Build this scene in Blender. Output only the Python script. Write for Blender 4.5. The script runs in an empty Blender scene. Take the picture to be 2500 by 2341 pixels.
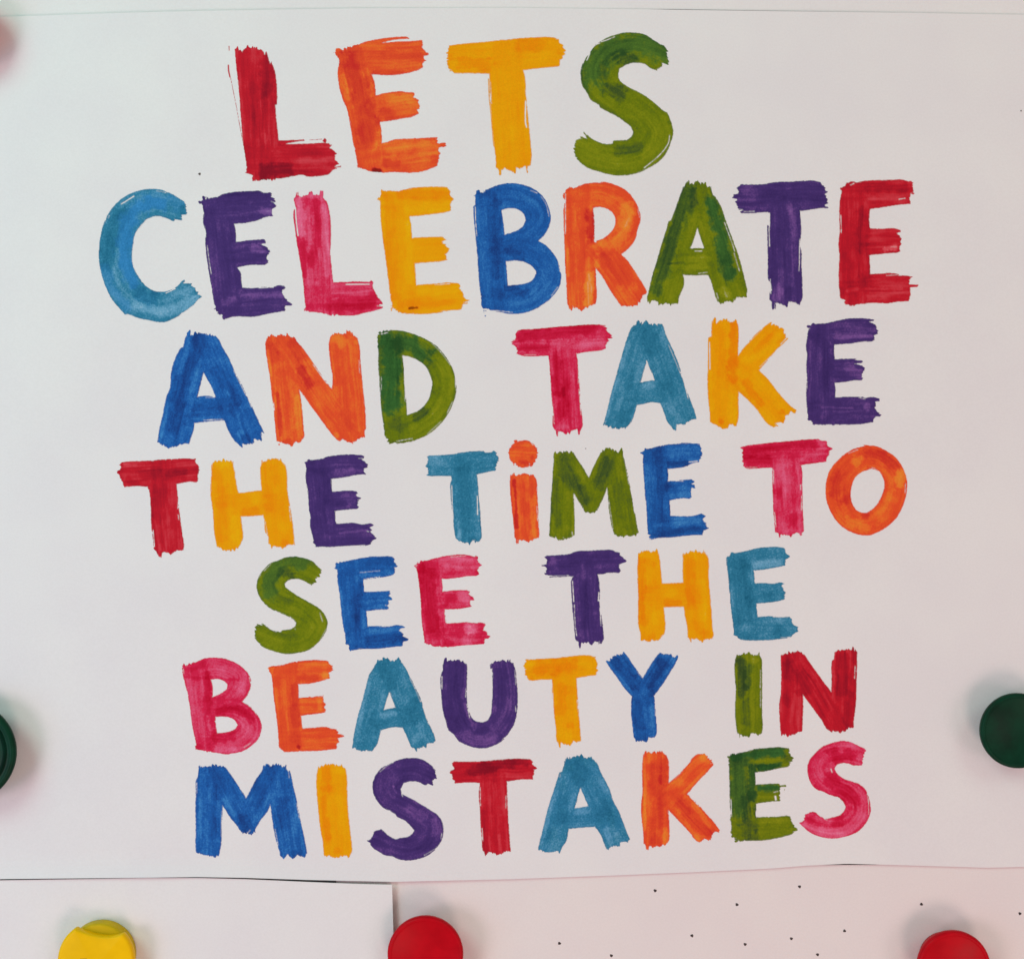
import bpy, math, random
import numpy as np
from mathutils import Vector

random.seed(7)
rng = np.random.default_rng(7)
sc = bpy.context.scene
COL = sc.collection

# ------------------------------------------------------------------ camera
S = 0.00014            # metres on the poster per photograph pixel (poster is an A3 sheet)
D = 0.40               # camera distance
cam_d = bpy.data.cameras.new("camera")
cam = bpy.data.objects.new("camera", cam_d)
COL.objects.link(cam)
cam.location = (0, -D, 0)
cam.rotation_euler = (math.radians(90), 0, 0)
cam_d.sensor_width = 36
cam_d.lens = 36 * D / (2500 * S)
cam_d.clip_start = 0.01
cam_d.clip_end = 50
cam_d.dof.use_dof = True
cam_d.dof.focus_distance = D
cam_d.dof.aperture_fstop = 4.5
sc.camera = cam

# ------------------------------------------------------------------ light
w = bpy.data.worlds.new("World")
sc.world = w
w.use_nodes = True
bg = w.node_tree.nodes["Background"]
bg.inputs[0].default_value = (1.0, 0.745, 0.715, 1)
bg.inputs[1].default_value = 0.340

def lamp(name, loc, target, size, power, color):
    d = bpy.data.lights.new(name, 'AREA')
    d.shape = 'DISK'
    d.size = size
    d.energy = power
    d.color = color
    o = bpy.data.objects.new(name, d)
    COL.objects.link(o)
    o.location = loc
    o.rotation_euler = (Vector(target) - Vector(loc)).to_track_quat('-Z', 'Y').to_euler()
    return o

lamp("lamp_warm_low", (0.42, -1.35, -1.05), (0.05, 0, -0.1), 0.6, 6.0, (1.0, 0.65, 0.583))
lamp("lamp_left", (-1.2, -1.4, -0.25), (-0.1, 0, 0), 0.65, 7.0, (1.0, 0.629, 0.629))
lamp("lamp_right", (1.25, -1.35, -0.45), (0.1, 0, 0), 0.65, 3.4, (1.0, 0.676, 0.735))
lamp("fill_top_left", (-0.9, -1.5, 1.1), (0, 0, 0.05), 0.9, 6.9, (1.0, 0.797, 0.739))  # added fill, no source seen; brightens and tints the upper left
lamp("fill_top_right", (1.0, -1.4, 1.1), (0.05, 0, 0.05), 0.9, 4.5, (0.578, 1.0, 0.844))  # invented fill that brings green to the upper right
lamp("fill_near_left", (-0.5, -0.5, 0.4), (-0.15, 0, 0), 0.45, 1.46, (0.034, 1.0, 0.89))  # made-up cyan fill for the left side of the paper
lamp("fill_low_left", (-0.55, -0.42, -0.18), (-0.15, 0, -0.05), 0.45, 0.68, (0.029, 0.529, 1.0))  # small unseen fill, added to turn the lower left bluish

sc.view_settings.view_transform = 'Standard'
sc.view_settings.look = 'None'
sc.view_settings.exposure = 0.025
sc.view_settings.gamma = 1
sc.view_settings.use_curve_mapping = False

# ------------------------------------------------------------------ helpers
def wx(px): return (px - 1250.0) * S
def wz(py): return (1170.5 - py) * S

def lin(c):
    c = np.asarray(c, float) / 255.0
    return np.where(c <= 0.04045, c / 12.92, ((c + 0.055) / 1.055) ** 2.4)

PAPER_SEEN = lin((219, 212, 210))
def albedo(c):
    """real base colour of a print colour seen next to the white paper (albedo 0.8)"""
    return np.clip(lin(c) / PAPER_SEEN * 0.80, 0.002, 0.96)

def smoothstep(a, b, x):
    t = np.clip((x - a) / (b - a), 0, 1)
    return t * t * (3 - 2 * t)

def vnoise(u, v, seed):
    """smooth value noise on arrays"""
    r = np.random.default_rng(seed)
    tab = r.random((64, 64))
    iu = np.floor(u).astype(int); iv = np.floor(v).astype(int)
    fu = u - iu; fv = v - iv
    fu = fu * fu * (3 - 2 * fu); fv = fv * fv * (3 - 2 * fv)
    a = tab[iu % 64, iv % 64]; b = tab[(iu + 1) % 64, iv % 64]
    c = tab[iu % 64, (iv + 1) % 64]; d = tab[(iu + 1) % 64, (iv + 1) % 64]
    return (a * (1 - fu) + b * fu) * (1 - fv) + (c * (1 - fu) + d * fu) * fv

def poster_y(px, py):
    """front surface of the poster: almost flat, gently waved, edges lifting a little"""
    px = np.asarray(px, float); py = np.asarray(py, float)
    y = -0.00035 * np.sin(px / 430.0 + 0.6) * np.sin(py / 510.0 + 0.3)
    y = y - 0.0002 * np.sin((px + 0.6 * py) / 260.0)
    edge = np.clip((py - 2085) / 60.0, 0, 1.2)
    lift = np.clip(1 - np.abs(px - 380) / 900.0, 0, 1) * 0.0016 + np.exp(-((px - 2060) / 130.0) ** 2) * 0.0009
    y = y - edge ** 2 * lift
    return y

# ------------------------------------------------------------------ materials
def new_mat(name):
    m = bpy.data.materials.new(name)
    m.use_nodes = True
    nt = m.node_tree
    return m, nt, nt.nodes["Principled BSDF"]

def paper_mat(name, col, seed=0.0):
    m, nt, b = new_mat(name)
    tc = nt.nodes.new("ShaderNodeTexCoord")
    n1 = nt.nodes.new("ShaderNodeTexNoise"); n1.inputs["Scale"].default_value = 34
    n1.inputs["Detail"].default_value = 3
    n2 = nt.nodes.new("ShaderNodeTexNoise"); n2.inputs["Scale"].default_value = 1500
    n2.inputs["Detail"].default_value = 3
    mp = nt.nodes.new("ShaderNodeMapping"); mp.inputs["Location"].default_value = (seed, seed, seed)
    nt.links.new(tc.outputs["Object"], mp.inputs["Vector"])
    for n in (n1, n2): nt.links.new(mp.outputs[0], n.inputs["Vector"])
    r = nt.nodes.new("ShaderNodeValToRGB")
    c = np.array(col)
    r.color_ramp.elements[0].position = 0.35; r.color_ramp.elements[1].position = 0.65
    r.color_ramp.elements[0].color = tuple(c * np.array([0.985, 0.975, 0.985])) + (1,)
    r.color_ramp.elements[1].color = tuple(c * np.array([1.01, 1.01, 1.005])) + (1,)
    nt.links.new(n1.outputs["Fac"], r.inputs[0])
    mx = nt.nodes.new("ShaderNodeMix"); mx.data_type = 'RGBA'; mx.blend_type = 'MULTIPLY'
    mx.inputs[0].default_value = 1
    r2 = nt.nodes.new("ShaderNodeValToRGB")
    r2.color_ramp.elements[0].position = 0.3; r2.color_ramp.elements[1].position = 0.7
    r2.color_ramp.elements[0].color = (0.965, 0.965, 0.965, 1)
    r2.color_ramp.elements[1].color = (1, 1, 1, 1)
    nt.links.new(n2.outputs["Fac"], r2.inputs[0])
    nt.links.new(r.outputs[0], mx.inputs[6]); nt.links.new(r2.outputs[0], mx.inputs[7])
    nt.links.new(mx.outputs[2], b.inputs["Base Color"])
    b.inputs["Roughness"].default_value = 0.62
    b.inputs["Specular IOR Level"].default_value = 0.25
    bp = nt.nodes.new("ShaderNodeBump"); bp.inputs["Strength"].default_value = 0.08
    bp.inputs["Distance"].default_value = 0.0001
    nt.links.new(n2.outputs["Fac"], bp.inputs["Height"]); nt.links.new(bp.outputs[0], b.inputs["Normal"])
    return m

def plastic_mat(name, col, rough=0.3, scuff=0.25, spec=None):
    m, nt, b = new_mat(name)
    tc = nt.nodes.new("ShaderNodeTexCoord")
    n = nt.nodes.new("ShaderNodeTexNoise"); n.inputs["Scale"].default_value = 170
    n.inputs["Detail"].default_value = 4
    nt.links.new(tc.outputs["Object"], n.inputs["Vector"])
    r = nt.nodes.new("ShaderNodeValToRGB")
    c = np.array(col)
    r.color_ramp.elements[0].position = 0.3; r.color_ramp.elements[1].position = 0.75
    r.color_ramp.elements[0].color = tuple(c * (1 - scuff)) + (1,)
    r.color_ramp.elements[1].color = tuple(np.clip(c * (1 + scuff), 0, 1)) + (1,)
    nt.links.new(n.outputs["Fac"], r.inputs[0]); nt.links.new(r.outputs[0], b.inputs["Base Color"])
    mr = nt.nodes.new("ShaderNodeMapRange")
    mr.inputs["To Min"].default_value = rough * 0.8; mr.inputs["To Max"].default_value = rough * 1.3
    nt.links.new(n.outputs["Fac"], mr.inputs["Value"]); nt.links.new(mr.outputs[0], b.inputs["Roughness"])
    b.inputs["Specular IOR Level"].default_value = 0.04 if "face" in name else 0.10
    bp = nt.nodes.new("ShaderNodeBump"); bp.inputs["Strength"].default_value = 0.12
    bp.inputs["Distance"].default_value = 0.0002
    nt.links.new(n.outputs["Fac"], bp.inputs["Height"]); nt.links.new(bp.outputs[0], b.inputs["Normal"])
    return m

M_POSTER = paper_mat("poster_paper", (0.80, 0.80, 0.80))
M_SHEET = paper_mat("sheet_paper", (0.81, 0.805, 0.80), 3.1)
M_DOTSHEET = paper_mat("pink_cast_paper", (0.81, 0.762, 0.748), 7.7)  # pink light cast along the bottom is put into the paper colour
M_WALL = paper_mat("board_gap_shade", (0.42, 0.42, 0.43), 5.0)  # board colour greyed to put shade into the gaps between sheets

def ink_mat():
    m, nt, b = new_mat("paint_print")
    at = nt.nodes.new("ShaderNodeVertexColor"); at.layer_name = "pigment"
    tc = nt.nodes.new("ShaderNodeTexCoord")
    n = nt.nodes.new("ShaderNodeTexNoise"); n.inputs["Scale"].default_value = 2200
    n.inputs["Detail"].default_value = 2
    nt.links.new(tc.outputs["Object"], n.inputs["Vector"])
    r = nt.nodes.new("ShaderNodeValToRGB")
    r.color_ramp.elements[0].position = 0.3; r.color_ramp.elements[1].position = 0.7
    r.color_ramp.elements[0].color = (0.93, 0.93, 0.93, 1)
    r.color_ramp.elements[1].color = (1.04, 1.04, 1.04, 1)
    nt.links.new(n.outputs["Fac"], r.inputs[0])
    mx = nt.nodes.new("ShaderNodeMix"); mx.data_type = 'RGBA'; mx.blend_type = 'MULTIPLY'
    mx.inputs[0].default_value = 1
    nt.links.new(at.outputs["Color"], mx.inputs[6]); nt.links.new(r.outputs[0], mx.inputs[7])
    nt.links.new(mx.outputs[2], b.inputs["Base Color"])
    b.inputs["Roughness"].default_value = 0.6
    b.inputs["Specular IOR Level"].default_value = 0.04
    return m
M_INK = ink_mat()

def flat_mat(name, col, rough=0.6):
    m, nt, b = new_mat(name)
    tc = nt.nodes.new("ShaderNodeTexCoord")
    n = nt.nodes.new("ShaderNodeTexNoise"); n.inputs["Scale"].default_value = 2500
    nt.links.new(tc.outputs["Object"], n.inputs["Vector"])
    r = nt.nodes.new("ShaderNodeValToRGB")
    c = np.array(col)
    r.color_ramp.elements[0].color = tuple(c * 0.7) + (1,)
    r.color_ramp.elements[1].color = tuple(c * 1.3) + (1,)
    nt.links.new(n.outputs["Fac"], r.inputs[0]); nt.links.new(r.outputs[0], b.inputs["Base Color"])
    b.inputs["Roughness"].default_value = rough
    return m

# ------------------------------------------------------------------ mesh helpers
def link_mesh(name, verts, faces, mat, parent=None, smooth=True):
    me = bpy.data.meshes.new(name)
    me.from_pydata([tuple(v) for v in verts], [], faces)
    me.materials.append(mat)
    if smooth:
        me.polygons.foreach_set("use_smooth", [True] * len(me.polygons))
    me.update()
    o = bpy.data.objects.new(name, me)
    COL.objects.link(o)
    if parent is not None:
        o.parent = parent
        o.location = tuple(-c for c in parent.location)   # mesh written in world coordinates
    return o

def tag(o, label=None, cat=None, group=None, kind=None):
    if label: o["label"] = label
    if cat: o["category"] = cat
    if group: o["group"] = group
    if kind: o["kind"] = kind
    return o

def sheet_mesh(name, top, bottom, left, right, yfun, mat, parent=None, nx=160, ny=60, thick=0.00018):
    """a paper sheet: top/bottom edges are polylines of (px, py); a thin solid"""
    tx, ty = zip(*top); bx, by = zip(*bottom)
    us = np.linspace(0, 1, nx + 1); vs = np.linspace(0, 1, ny + 1)
    vs = np.concatenate([vs[:-1], 1 - (1 - vs[-2]) * np.array([1, .66, .33, 0])[1:]])
    ny = len(vs) - 1
    V = []
    for side in (0, 1):
        for v in vs:
            l = left[0] * (1 - v) + left[1] * v
            r = right[0] * (1 - v) + right[1] * v
            px = l + (r - l) * us
            py = np.interp(px, tx, ty) * (1 - v) + np.interp(px, bx, by) * v
            y = yfun(px, py) + side * thick
            V += list(zip(wx(px), y, wz(py)))
    n = (nx + 1) * (ny + 1)
    F = []
    for j in range(ny):
        for i in range(nx):
            a = j * (nx + 1) + i
            F.append((a, a + nx + 1, a + nx + 2, a + 1))
            F.append((n + a, n + a + 1, n + a + nx + 2, n + a + nx + 1))
    for i in range(nx):
        F.append((i, i + 1, n + i + 1, n + i))
        a = ny * (nx + 1) + i
        F.append((a, n + a, n + a + 1, a + 1))
    for j in range(ny):
        a = j * (nx + 1)
        F.append((a, n + a, n + a + nx + 1, a + nx + 1))
        a = j * (nx + 1) + nx
        F.append((a, a + nx + 1, n + a + nx + 1, n + a))
    return link_mesh(name, V, F, mat, parent, smooth=False)
# ------------------------------------------------------------------ the board behind
B = 0.0028
bv = [(-0.6, B, -0.5), (0.6, B, -0.5), (0.6, B, 0.5), (-0.6, B, 0.5),
      (-0.6, B + 0.01, -0.5), (0.6, B + 0.01, -0.5), (0.6, B + 0.01, 0.5), (-0.6, B + 0.01, 0.5)]
board = link_mesh("wall", bv, [(0, 1, 2, 3), (5, 4, 7, 6), (4, 0, 3, 7), (1, 5, 6, 2), (3, 2, 6, 7), (4, 5, 1, 0)],
                  M_WALL, smooth=False)
tag(board, kind="structure")

# ------------------------------------------------------------------ the poster
POSTER_TOP = [(-235, 52), (0, 42), (75, 40), (300, 33), (503, 28), (880, 21), (1258, 19), (1597, 23.5), (1887, 28),
              (2190, 32), (2390, 35), (2735, 40)]
POSTER_BOT = [(-235, 2150), (0, 2144), (200, 2141.5), (350, 2139.5), (480, 2138), (600, 2140), (750, 2145), (960, 2150),
              (1250, 2145), (1500, 2136), (1690, 2128), (1879, 2119), (1967, 2111.5), (2067, 2106.8), (2160, 2109),
              (2256, 2112), (2413, 2117), (2500, 2115), (2735, 2112)]
poster = bpy.data.objects.new("poster", None)
COL.objects.link(poster)
poster.location = (0, 0, wz(2145))
tag(poster, "large white poster with a slogan in colourful brush letters, held up by round magnets", "poster")
sheet_mesh("paper", POSTER_TOP, POSTER_BOT, (-235, -235), (2735, 2735), poster_y, M_POSTER, poster, 220, 150)

# ------------------------------------------------------------------ other sheets on the board
def root_at(name, px, py, y=0.0):
    o = bpy.data.objects.new(name, None)
    COL.objects.link(o)
    o.location = (wx(px), y, wz(py))
    return o

up = root_at("paper_sheet", 1250, 30, 0.0009)
tag(up, "blank white paper sheet along the top edge, just above the poster", "paper sheet")
sheet_mesh("paper", [(-300, -900), (2800, -900)],
           [(-300, 60), (1250, 30), (1560, 21.2), (1640, 20.8), (1887, 24.6), (2190, 29), (2330, 32), (2800, 60)],
           (-300, -300), (2800, 2800), lambda px, py: 0.0009 + 0 * px, M_SHEET, up, 120, 20)

DOT_TOP = [(940, 2118), (1800, 2106), (1940, 2107), (1975, 2112.2), (2067, 2112.0), (2140, 2111.6), (2200, 2106), (2800, 2080)]
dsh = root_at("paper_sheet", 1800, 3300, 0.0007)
tag(dsh, "paper sheet, pink light cast tinted in, flecked with small black dots, under the poster at lower right", "paper sheet")
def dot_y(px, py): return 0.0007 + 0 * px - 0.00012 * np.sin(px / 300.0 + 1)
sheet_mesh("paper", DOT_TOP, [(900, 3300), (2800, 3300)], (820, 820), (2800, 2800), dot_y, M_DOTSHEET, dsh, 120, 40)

def low_y(px, py):
    t = np.clip((px - 300) / 660.0, 0, 1)
    return 0.0003 - 0.0016 * t ** 2 - 0.0005 * t * np.clip((py - 2150) / 150, 0, 2)
LOW_TOP = [(-400, 2153), (0, 2148.8), (200, 2145.8), (350, 2143.2), (480, 2142.6), (600, 2145.3), (750, 2151),
           (860, 2154.4), (964, 2156.0)]
lsh = root_at("paper_sheet", 300, 3300, 0.0003)
tag(lsh, "blank white paper sheet at lower left, its right edge beside a red magnet", "paper sheet")
sheet_mesh("paper", LOW_TOP, [(-400, 3300), (994, 3300)], (-400, -400), (958, 994), low_y, M_SHEET, lsh, 120, 60)

# ink dots on the lower right sheet and specks on the poster
M_DOT = flat_mat("black_ink", (0.012, 0.01, 0.012), 0.4)
M_SPECK = flat_mat("grey_speck", (0.09, 0.075, 0.07), 0.6)
def ink_dot(name, px, py, r, yfun, parent, mat, squash=1.0, ang=0.0, off=0.00006):
    V = []; N = 14
    y0 = float(yfun(np.array([px]), np.array([py]))[0]) - off
    V.append((wx(px), y0 - 0.00002, wz(py)))
    for k in range(N):
        a = 2 * math.pi * k / N
        rr = r * (1 + 0.14 * math.sin(3 * a + px) + 0.08 * math.sin(5 * a + py))
        dx, dy = rr * math.cos(a), rr * squash * math.sin(a)
        dx, dy = dx * math.cos(ang) - dy * math.sin(ang), dx * math.sin(ang) + dy * math.cos(ang)
        V.append((wx(px + dx), y0, wz(py + dy)))
    F = [(0, 1 + (k + 1) % N, 1 + k) for k in range(N)]
    return link_mesh(name, V, F, mat, parent)
for (px, py, r) in [(1600, 2175, 3.9), (1953, 2165, 3.8), (1800, 2209, 3.9), (2251, 2208, 3.8), (2492, 2231, 3.8),
                    (1690, 2285, 3.9), (2063, 2273, 3.7), (1366, 2304, 3.8), (1820, 2306, 3.8), (1933, 2292, 3.7),
                    (1493, 2334, 3.8), (1997, 2331, 3.8)]:
    ink_dot("ink_dot", px, py, r, dot_y, dsh, M_DOT, 0.88, 0.5)
for (px, py, r) in [(488, 426, 3.1), (2493, 271, 1.8), (1430, 1095, 1.2)]:
    ink_dot("speck", px, py, r, poster_y, poster, M_SPECK)

# ------------------------------------------------------------------ magnets
H = 0.008
def front_scale(h): return (D - h) / D

def lathe_y(name, cx, cz, prof, mat, parent, n=72):
    """prof: list of (radius, y) from the paper to the face"""
    V = []; F = []
    for (r, y) in prof:
        for k in range(n):
            a = 2 * math.pi * k / n
            V.append((cx + r * math.cos(a), y, cz + r * math.sin(a)))
    m = len(prof)
    for j in range(m - 1):
        for k in range(n):
            a = j * n + k; b = j * n + (k + 1) % n
            F.append((a, b, b + n, a + n))
    F.append(tuple(range(n))[::-1])
    F.append(tuple((m - 1) * n + k for k in range(n)))
    return link_mesh(name, V, F, mat, parent)

def round_magnet(px, py, rpx, mat_rim, mat_face, label, group, h=0.0095, base_y=0.0, rings=1):
    f = front_scale(h)
    cx, cz, R = wx(px) * f, wz(py) * f, rpx * S * f
    root = bpy.data.objects.new("magnet", None)
    COL.objects.link(root)
    root.location = (cx, base_y, cz)
    tag(root, label, "magnet", group)
    yb = base_y
    prof = [(0.70 * R, yb), (0.71 * R, yb - 0.0006), (0.73 * R, -0.44 * h), (0.79 * R, -0.54 * h), (0.89 * R, -0.61 * h),
            (0.955 * R, -0.66 * h), (0.988 * R, -0.76 * h), (1.0 * R, -0.86 * h), (0.993 * R, -0.93 * h), (0.97 * R, -0.98 * h),
            (0.935 * R, -1.0 * h), (0.905 * R, -0.998 * h), (0.885 * R, -0.975 * h), (0.87 * R, -0.965 * h)]
    lathe_y("rim", cx, cz, prof, mat_rim, root)
    y0 = -0.957 * h
    fp = []
    fp.append((0.868 * R, y0 + 0.0004))
    fp.append((0.868 * R, y0))
    if rings > 1:
        fp += [(0.80 * R, y0 - 0.0002), (0.77 * R, y0 - 0.0003), (0.74 * R, y0 + 0.0001), (0.70 * R, y0 + 0.0003)]
    for t in (0.8, 0.6, 0.4, 0.2, 0.05):
        if rings > 1 and t > 0.65: continue
        fp.append((t * R, y0 + 0.0007 * (1 - t) * (1 if rings == 1 else 0.6)))
    lathe_y("face", cx, cz, fp, mat_face, root)
    return root

M_RED = plastic_mat("red_plastic", (0.50, 0.0006, 0.008), 0.36, 0.12)
M_REDF = plastic_mat("red_plastic_face", (0.43, 0.0004, 0.003), 0.42, 0.12)
M_GREEN = plastic_mat("green_plastic", (0.001, 0.034, 0.016), 0.38, 0.3)
M_GREENF = plastic_mat("green_plastic_face", (0.0006, 0.017, 0.009), 0.42, 0.3)
M_YEL = plastic_mat("yellow_plastic", (0.90, 0.53, 0.001), 0.36, 0.06)
M_YELB = plastic_mat("yellow_plastic_base", (0.62, 0.42, 0.004), 0.45, 0.1)

G = "round plastic magnets on the board"
round_magnet(1038, 2331, 93, M_RED, M_REDF,
             "round red magnet at the bottom, on the corner edge of the lower left sheet", G, base_y=0.0)
round_magnet(2331, 2364, 90, M_RED, M_REDF,
             "round red magnet at the lower right, on the sheet flecked with dots", G, base_y=0.0004)
round_magnet(2488, 1785, 92, M_GREEN, M_GREENF,
             "dark green magnet on the right edge of the poster", G, base_y=0.0)
round_magnet(-88, 1838, 124, M_GREEN, M_GREENF,
             "dark green magnet with a ringed face on the left edge of the poster", G, base_y=0.0, rings=2)
round_magnet(-106, 62, 92, M_RED, M_REDF,
             "red magnet casting a reddish shadow at the top left corner of the poster", G, base_y=0.0)

# yellow magnet: a round base under a cap with a finger hollow cut into its upper side
def yellow_magnet():
    f = front_scale(H)
    cx, cz, R = wx(232) * f, wz(2346) * f, 93.5 * S * f
    root = bpy.data.objects.new("magnet", None)
    COL.objects.link(root)
    root.location = (cx, 0.0002, cz)
    tag(root, "yellow magnet with a hollow cut in its upper side, at the lower left", "magnet", G)
    fb = front_scale(0.004)
    bx, bz, br = wx(242) * fb, wz(2336) * fb, 83 * S * fb
    lathe_y("base", bx, bz, [(br * 0.97, 0.0002), (br, -0.0006), (br, -0.0042), (br * 0.985, -0.0048), (br * 0.93, -0.0050)],
            M_YELB, root)
    # outline of the cap in units of R (x right, z up), with the hollow between two shoulders
    a0, a1 = math.radians(44.5), math.radians(123)
    outer = []
    n = 110
    for k in range(n + 1):
        a = a1 + (2 * math.pi - (a1 - a0)) * k / n
        outer.append((math.cos(a), math.sin(a)))
    p0 = outer[-1]; p1 = outer[0]
    hollow = []
    for k in range(1, 26):
        t = k / 26
        x = p0[0] * (1 - t) + p1[0] * t; z = p0[1] * (1 - t) + p1[1] * t
        sag = 0.125 * (math.sin(math.pi * t) ** 0.8) * (1.0 - 0.35 * (t - 0.5))
        hollow.append((x, z - sag))
    ring = outer + hollow
    m = len(ring)
    P = np.array(ring)
    # inward offset directions
    nx_ = np.roll(P, -1, 0) - np.roll(P, 1, 0)
    nrm = np.stack([-nx_[:, 1], nx_[:, 0]], 1)
    nrm /= np.linalg.norm(nrm, axis=1)[:, None] + 1e-9
    c0 = np.array([0.0, -0.15])
    layers = [(0.03, -0.0046), (0.012, -0.0052), (0.0, -0.0060), (0.0, -0.0069), (0.012, -0.0075), (0.04, -0.0079), (0.08, -0.0080)]
    V = []
    for (ins, y) in layers:
        Q = c0 + (P - c0) * (1 - ins)
        for (qx, qz) in Q: V.append((cx + qx * R, y, cz + qz * R))
    F = []
    for j in range(len(layers) - 1):
        for k in range(m):
            a = j * m + k; b = j * m + (k + 1) % m
            F.append((a, b, b + m, a + m))
    V.append((cx + c0[0] * R, -0.0080, cz + c0[1] * R))
    top = (len(layers) - 1) * m
    for k in range(m): F.append((top + k, top + (k + 1) % m, len(V) - 1))
    F.append(tuple(range(m))[::-1])
    link_mesh("cap", V, F, M_YEL, root)
    # dark moulded mark near the middle of the cap and a tiny pit
    md = flat_mat("dark_mark", (0.10, 0.035, 0.004), 0.5)
    V = []; F = []
    for (mx0, mx1, mz) in ((190, 213, 2344),):
        x0, x1 = wx(mx0) * f, wx(mx1) * f; z0, z1 = wz(mz - 4.5) * f, wz(mz + 4) * f
        y = -0.00806
        V = [(x0, y, z1), (x1, y, z1), (x1 - 0.0002, y, z0), (x0 + 0.0008, y, z0),
             (x0, -0.0074, z1), (x1, -0.0074, z1), (x1 - 0.0002, -0.0074, z0), (x0 + 0.0008, -0.0074, z0)]
        F = [(0, 1, 2, 3), (0, 3, 7, 4), (1, 5, 6, 2), (3, 2, 6, 7)]
    link_mesh("mark", V, F, md, root, smooth=False)
yellow_magnet()
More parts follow.
